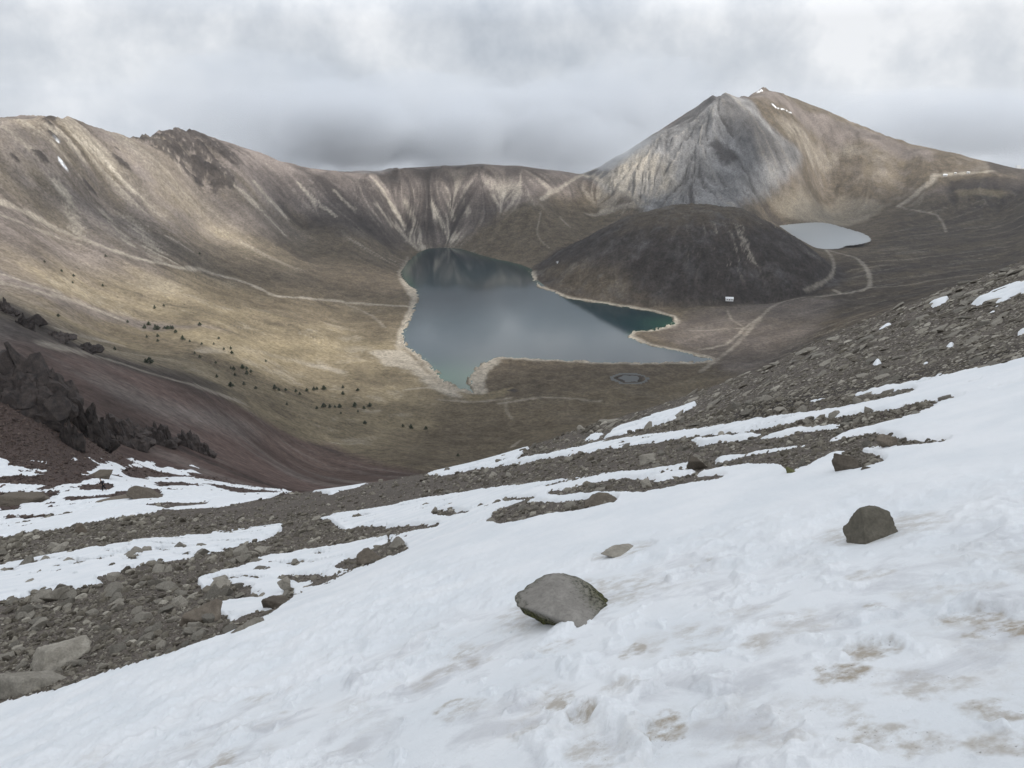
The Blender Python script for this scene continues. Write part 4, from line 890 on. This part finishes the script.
for k, (x, y, h) in enumerate(TREES):
    r0 = 500 if y < 380 or x > 225 else 480
    wx_, wy_ = at(x, y + h * .4, r0); z = float(zat(Z, wx_, wy_)); s = h * math.hypot(wx_, wy_, H - z) / F * .86
    root = bpy.data.objects.new('pine_tree', None); COL.objects.link(root); root.empty_display_size = .5; root.location = (wx_, wy_, z); root.rotation_euler = (0, 0, k * 1.7); fat = 1.25 if k % 3 else 1.7
    root.scale = (s * fat, s * fat, s); tag(root, tlabel(x, y), 'tree', 'pines on the crater slope')
    link('crown', CR[k % 5], None, root); link('trunk', TRK, None, root)

# ------------------------------------------------------------------ buildings
def boxes(name, bl, mat, parent=None):
    V, Q = [], []
    for (x0, x1, y0, y1, z0, z1) in bl:
        b = len(V); V += [(x, y, z) for z in (z0, z1) for x, y in ((x0, y0), (x1, y0), (x1, y1), (x0, y1))]
        Q += [(b, b + 3, b + 2, b + 1), (b + 4, b + 5, b + 6, b + 7)] + [(b + i, b + (i + 1) % 4, b + 4 + (i + 1) % 4, b + 4 + i) for i in range(4)]
    return link(name, mesh_from(name, np.array(V, float), np.array(Q), smooth=False), mat, parent)
white = plain_material('white_paint', (.78,.78,.77), .6, .04); roofw = plain_material('pale_sheet_roof', (.72,.73,.74), .5, .05); darkg = plain_material('dark_opening', (.03,.03,.035), .4)
def house(px, py, L, Wd, hh, label, name='shelter', cat='building', turn=0., group=None, r0=900):
    x, y = at(px, py, r0); z = float(zat(Z, x, y)); root = bpy.data.objects.new(name, None); COL.objects.link(root); root.location = (x, y, z - .3); root.rotation_euler = (0, 0, -math.atan2(x, y) + turn); tag(root, label, cat, group)
    boxes('wall', [(-L/2, L/2, -Wd/2, Wd/2, -1.5, hh)], white, root)
    e = .35; v = np.array([(-L/2-e, -Wd/2-e, hh-.1), (L/2+e, -Wd/2-e, hh-.1), (L/2+e, 0, hh + Wd*.32), (-L/2-e, 0, hh + Wd*.32), (-L/2-e, Wd/2+e, hh-.1), (L/2+e, Wd/2+e, hh-.1)])
    v = np.r_[v, v + (0, 0, .18)]; q = [(0,1,2,3), (3,2,5,4), (6,9,8,7), (9,10,11,8), (0,6,7,1), (4,5,11,10), (0,3,9,6), (3,4,10,9), (1,7,8,2), (2,8,11,5)]
    link('roof', mesh_from('roof', v, np.array(q), smooth=False), roofw, root)
    boxes('door', [(-.6, .6, -Wd/2-.06, -Wd/2+.02, 0.3, 2.3)], darkg, root)
    for s in (-1, 1): boxes('window', [(s*L*.3-.7, s*L*.3+.7, -Wd/2-.06, -Wd/2+.02, 1.1, 2.2)], darkg, root)
house(729, 302.5, 12.5, 7, 2.8, 'white mountain hut with pale roof at the foot of the dark dome', 'mountain_hut', turn=.15)
house(945, 176, 11, 6, 3.0, 'longest white roadside hut on the far ridge road', 'roadside_hut', turn=.2, group='huts on the far ridge road', r0=1800)
house(968, 174.5, 8, 5, 2.8, 'small white roadside hut at the right end of the far ridge road', 'roadside_hut', turn=-.1, group='huts on the far ridge road', r0=1800)
house(955, 175, 5, 4, 2.6, 'smallest white roadside hut in the middle of the far ridge road', 'roadside_hut', turn=.1, group='huts on the far ridge road', r0=1800)
# town on the plain: more pale houses than one could count
rg = np.random.default_rng(3); bl = []
for k in range(900):
    th = rg.uniform(.56, .70); r = 9500 + rg.exponential(1300); cx_, cy_ = r * math.sin(th), r * math.cos(th); s = rg.uniform(12, 45) * (1.6 if rg.random() < .1 else 1)
    if fbm2(np.array([cx_ / 900]), np.array([cy_ / 900]), 3, 71)[0] < -.05: continue
    bl.append((cx_ - s, cx_ + s, cy_ - s * .7, cy_ + s * .7, -640, -590 + rg.uniform(0, 14)))
tag(boxes('town', bl, plain_material('town_wall', (.5,.5,.48), .8, .3, .01)), kind='stuff')

# ------------------------------------------------------------------ the hiker
def hiker(px, py):
    th, r = hit(px, py, 60, 200); x, y = r * math.sin(th), r * math.cos(th); z = max(float(zat(Z, x, y)), float(zat(Zs, x, y)))
    root = bpy.data.objects.new('person', None); COL.objects.link(root); root.location = (x, y, z); root.rotation_euler = (0, 0, -th + .15); root.scale = (1.1, 1.1, 1.1)
    tag(root, 'hiker in dark clothes with a grey pack walking left across the snow', 'person')
    def skin(name, J, E, mat):
        me = bpy.data.meshes.new(name); me.from_pydata([j[:3] for j in J], E, []); o = link(name, me, mat, root)
        md = o.modifiers.new('s', 'SKIN'); sv = me.skin_vertices[0].data
        for i, j in enumerate(J): sv[i].radius = (j[3], j[3] * (j[4] if len(j) > 4 else 1)); sv[i].use_root = (i == 0)
        o.modifiers.new('d', 'SUBSURF').levels = 1; o.modifiers['d'].render_levels = 2; return o
    dk = plain_material('dark_cloth', (.018,.018,.022), .9); sk = plain_material('skin', (.42,.27,.19), .6, .05); gy = plain_material('grey_cloth', (.10,.105,.12), .9); bk = plain_material('black_cloth', (.010,.010,.011), .9)
    # walks towards -x, leaning a little forward
    J = [(0,0,.92,.13,.8), (-.05,0,1.15,.13,.8), (-.12,0,1.40,.15,.7), (-.16,0,1.52,.055), (-.19,0,1.58,.07), (-.20,0,1.68,.10,.9), (-.19,0,1.74,.07),
         (-.02,-.09,.86,.095), (-.20,-.10,.50,.065), (-.17,-.10,.09,.05), (-.30,-.11,.03,.035), (.04,.09,.86,.095), (.08,.10,.48,.065), (.30,.10,.14,.05), (.20,.11,.04,.035),
         (-.12,-.20,1.40,.06), (-.02,-.25,1.14,.045), (-.20,-.24,.96,.036), (-.25,-.24,.91,.03), (-.13,.20,1.40,.06), (-.22,.25,1.14,.045), (-.38,.22,1.0,.036), (-.42,.22,.96,.03)]
    E = [(0,1),(1,2),(2,3),(3,4),(4,5),(5,6),(0,7),(7,8),(8,9),(9,10),(0,11),(11,12),(12,13),(13,14),(2,15),(15,16),(16,17),(17,18),(2,19),(19,20),(20,21),(21,22)]
    skin('body', J, E, sk)
    skin('trousers', [(0,0,.95,.15,.85)] + [(*j[:3], j[3] + .022) for j in (J[7], J[8], (-.175,-.10,.14,.05))] + [(*j[:3], j[3] + .022) for j in (J[11], J[12], (.28,.10,.18,.05))], [(0,1),(1,2),(2,3),(0,4),(4,5),(5,6)], bk)
    skin('jacket', [(*j[:3], j[3] + .025, .8) for j in (J[0], J[1], J[2])] + [(-.155,0,1.50,.085)] + [(*j[:3], j[3] + .025) for j in (J[15], J[16], J[17], J[19], J[20], J[21])], [(0,1),(1,2),(2,3),(2,4),(4,5),(5,6),(2,7),(7,8),(8,9)], dk)
    skin('hat', [(-.195,0,1.70,.112), (-.19,0,1.77,.095), (-.185,0,1.82,.05)], [(0,1),(1,2)], bk)
    for s in (-.10, .11): skin('boot', [((-.16 if s < 0 else .30), s, .12, .06), ((-.19 if s < 0 else .27), s, .045, .055), ((-.33 if s < 0 else .16), s, .04, .045)], [(0,1),(1,2)], bk)
    skin('backpack', [(.10,0,1.10,.13,1.1), (.07,0,1.28,.15,1.1), (.02,0,1.45,.11,1.1)], [(0,1),(1,2)], gy)
hiker(104.5, 491.5)

# ------------------------------------------------------------------ unseen puffs added overhead, between the sun and the ground they shade
SUN_EL, SUN_AZ = math.radians(50), math.radians(122)       # azimuth from +Y, clockwise
SD = np.array([math.cos(SUN_EL) * math.sin(SUN_AZ), math.cos(SUN_EL) * math.cos(SUN_AZ), math.sin(SUN_EL)])
cm = NT_('shade_cloud'); t_ = cm.t; tr = cm.n('ShaderNodeBsdfTranslucent'); df = cm.n('ShaderNodeBsdfDiffuse'); ms = cm.n('ShaderNodeMixShader'); ms.inputs[0].default_value = .35
tr.inputs[0].default_value = df.inputs[0].default_value = (.95, .96, .98, 1); cm.l(tr.outputs[0], ms.inputs[1]); cm.l(df.outputs[0], ms.inputs[2]); cm.l(ms.outputs[0], t_.nodes['Material Output'].inputs['Surface'])
V, Fc, o_ = [], [], 0
for k, (gx, gy, gz, ax, ay, tw) in enumerate(((60, 180, 250, 950, 470, .1), (690, 1500, 60, 760, 460, -.5), (1250, 1950, 60, 500, 330, -.5), (-320, 1700, 60, 290, 230, .4), (260, 860, 20, 420, 150, .1), (-40, 1900, 80, 260, 110, 0), (-640, 1150, 90, 170, 90, .6), (-110, 1300, 20, 190, 90, .3), (-420, 1240, 60, 200, 80, .8), (640, 2080, 250, 130, 160, .2))):
    v, f = ICO[5]; p = v * (1 + .28 * fbm3(v * 2.0 + k * 9, 5, 600 + k, gain=.6))[:, None]; p = p * (ax, ay, min(ax, ay) * .35) @ rot(0, 0, tw).T
    t = (2900 - gz) / SD[2]; V.append(p + np.array([gx, gy, gz]) + SD * t); Fc.append(f + o_); o_ += len(p)
tag(link('shade_clouds', mesh_from('shade_clouds', np.concatenate(V), np.concatenate(Fc)), cm.m), kind='stuff')

# mist hanging on the far rim
mv = bpy.data.materials.new('mist'); mv.use_nodes = True; mt = mv.node_tree; mt.nodes.remove(mt.nodes['Principled BSDF']); mp_ = mt.nodes.new('ShaderNodeVolumePrincipled')
mp_.inputs['Color'].default_value = (.72, .765, .83, 1); mp_.inputs['Density'].default_value = .0020; mp_.inputs['Anisotropy'].default_value = .1; mt.links.new(mp_.outputs[0], mt.nodes['Material Output'].inputs['Volume'])
rgm = random.Random(21); mv2 = mv.copy(); mv2.node_tree.nodes['Principled Volume'].inputs['Density'].default_value = .0042
for k, (px, py, r, ax, az) in enumerate(((300,128,2500,330,110), (400,118,2700,420,130), (455,148,2600,300,75), (520,128,2750,380,120), (585,118,2700,260,130), (640,95,2900,260,130), (250,95,2600,300,120), (930,120,3600,420,110), (1010,128,3700,420,100)) + tuple((rgm.uniform(285, 640), rgm.uniform(128, 152), rgm.uniform(2080, 2350), rgm.uniform(60, 170), 0) for _ in range(20))):
    if az == 0: az = ax * rgm.uniform(.45, .75); py = min(py, 160 - az * .22)
    th, q = ray(px, py); v, f = ICO[5]; p = v * (1 + .6 * fbm3(v * 1.9 + k * 5, 6, 700 + k, gain=.66) + .12)[:, None] * (ax, ax * .6, az)
    o = link('mist', mesh_from('mist', p, f), mv if k < 9 else mv2); o.location = (r * math.sin(th), r * math.cos(th), H + r * float(q)); o.rotation_euler = (0, 0, -float(th)); tag(o, kind='stuff')

# ------------------------------------------------------------------ air
hz = bpy.data.materials.new('haze'); hz.use_nodes = True; ht = hz.node_tree; ht.nodes.remove(ht.nodes['Principled BSDF']); pv = ht.nodes.new('ShaderNodeVolumePrincipled')
pv.inputs['Color'].default_value = (.93, .95, 1, 1); pv.inputs['Density'].default_value = 3.2e-5; pv.inputs['Anisotropy'].default_value = .2; ht.links.new(pv.outputs[0], ht.nodes['Material Output'].inputs['Volume'])
tag(boxes('haze', [(-6500, 14000, -800, 15500, -720, 560)], hz), kind='stuff')

# ------------------------------------------------------------------ sky and light
w = bpy.data.worlds.new('World'); scene.world = w; w.use_nodes = True; t = w.node_tree; bg = t.nodes['Background']
class WN(NT_):
    def __init__(s): s.t = t
wn = WN()
sky = t.nodes.new('ShaderNodeTexSky'); sky.sky_type = 'NISHITA'; sky.sun_disc = False; sky.sun_elevation = SUN_EL; sky.sun_rotation = SUN_AZ; sky.altitude = 4500
gen = wn.n('ShaderNodeTexCoord').outputs['Generated']
mp = wn.n('ShaderNodeMapping'); mp.inputs['Scale'].default_value = (1, 1, 1.05); wn.l(gen, mp.inputs[0])
c1 = wn.noise(3.6, 11, .58, mp.outputs[0], 0.); c2 = wn.noise(9., 9, .60, mp.outputs[0], 0.)
cl = wn.math('ADD', wn.math('MULTIPLY', c1, .84), wn.math('MULTIPLY', c2, .28))
zz = wn.n('ShaderNodeSeparateXYZ'); wn.l(gen, zz.inputs[0])
lowd = wn.mapr(zz.outputs[2], -.07, .09, -.16, -.03)
cl = wn.math('ADD', cl, lowd)
ccol = wn.ramp(cl, [(.32, (.34,.385,.45)), (.43, (.48,.525,.585)), (.53, (.66,.695,.74)), (.64, (.91,.925,.945))])
skys = wn.n('ShaderNodeVectorMath', operation='SCALE'); wn.l(sky.outputs[0], skys.inputs[0]); skys.inputs['Scale'].default_value = .10
wn.l(wn.mix(wn.mapr(cl, .28, .36, .80, .96), skys.outputs[0], ccol), bg.inputs[0]); wn.l(wn.mapr(zz.outputs[2], .06, .75, .97, 1.2), bg.inputs[1])
# the overcast is brightest round the hidden sun
dp = wn.n('ShaderNodeVectorMath', operation='DOT_PRODUCT'); wn.l(gen, dp.inputs[0]); dp.inputs[1].default_value = tuple(SD)
glow = wn.math('MULTIPLY', wn.math('POWER', wn.math('MAXIMUM', dp.outputs['Value'], 0.0), 5.0), 1.3)
wn.l(wn.math('ADD', wn.math('MULTIPLY', 1.74, wn.ramp(zz.outputs[2], [(.09, (.56,.57,.585)), (.21, (1.1,1.13,1.16)), (.45, (.80,.80,.81)), (.75, (.68,.68,.68))])), glow), bg.inputs[1])
l = bpy.data.lights.new('sun', 'SUN'); l.energy = 4.8; l.angle = math.radians(2.5); l.color = (1., .95, .87); lo = bpy.data.objects.new('sun', l); COL.objects.link(lo)
lo.rotation_euler = (PI / 2 - SUN_EL, 0, -SUN_AZ + PI)
scene.view_settings.view_transform = 'Standard'; scene.view_settings.look = 'None'; scene.view_settings.exposure = 0; scene.view_settings.gamma = 1
scene.render.engine = 'CYCLES'; scene.cycles.use_denoising = True; scene.cycles.volume_bounces = 1; scene.cycles.max_bounces = 6; scene.cycles.diffuse_bounces = 3; scene.cycles.glossy_bounces = 2
print('done', time.time() - T0)
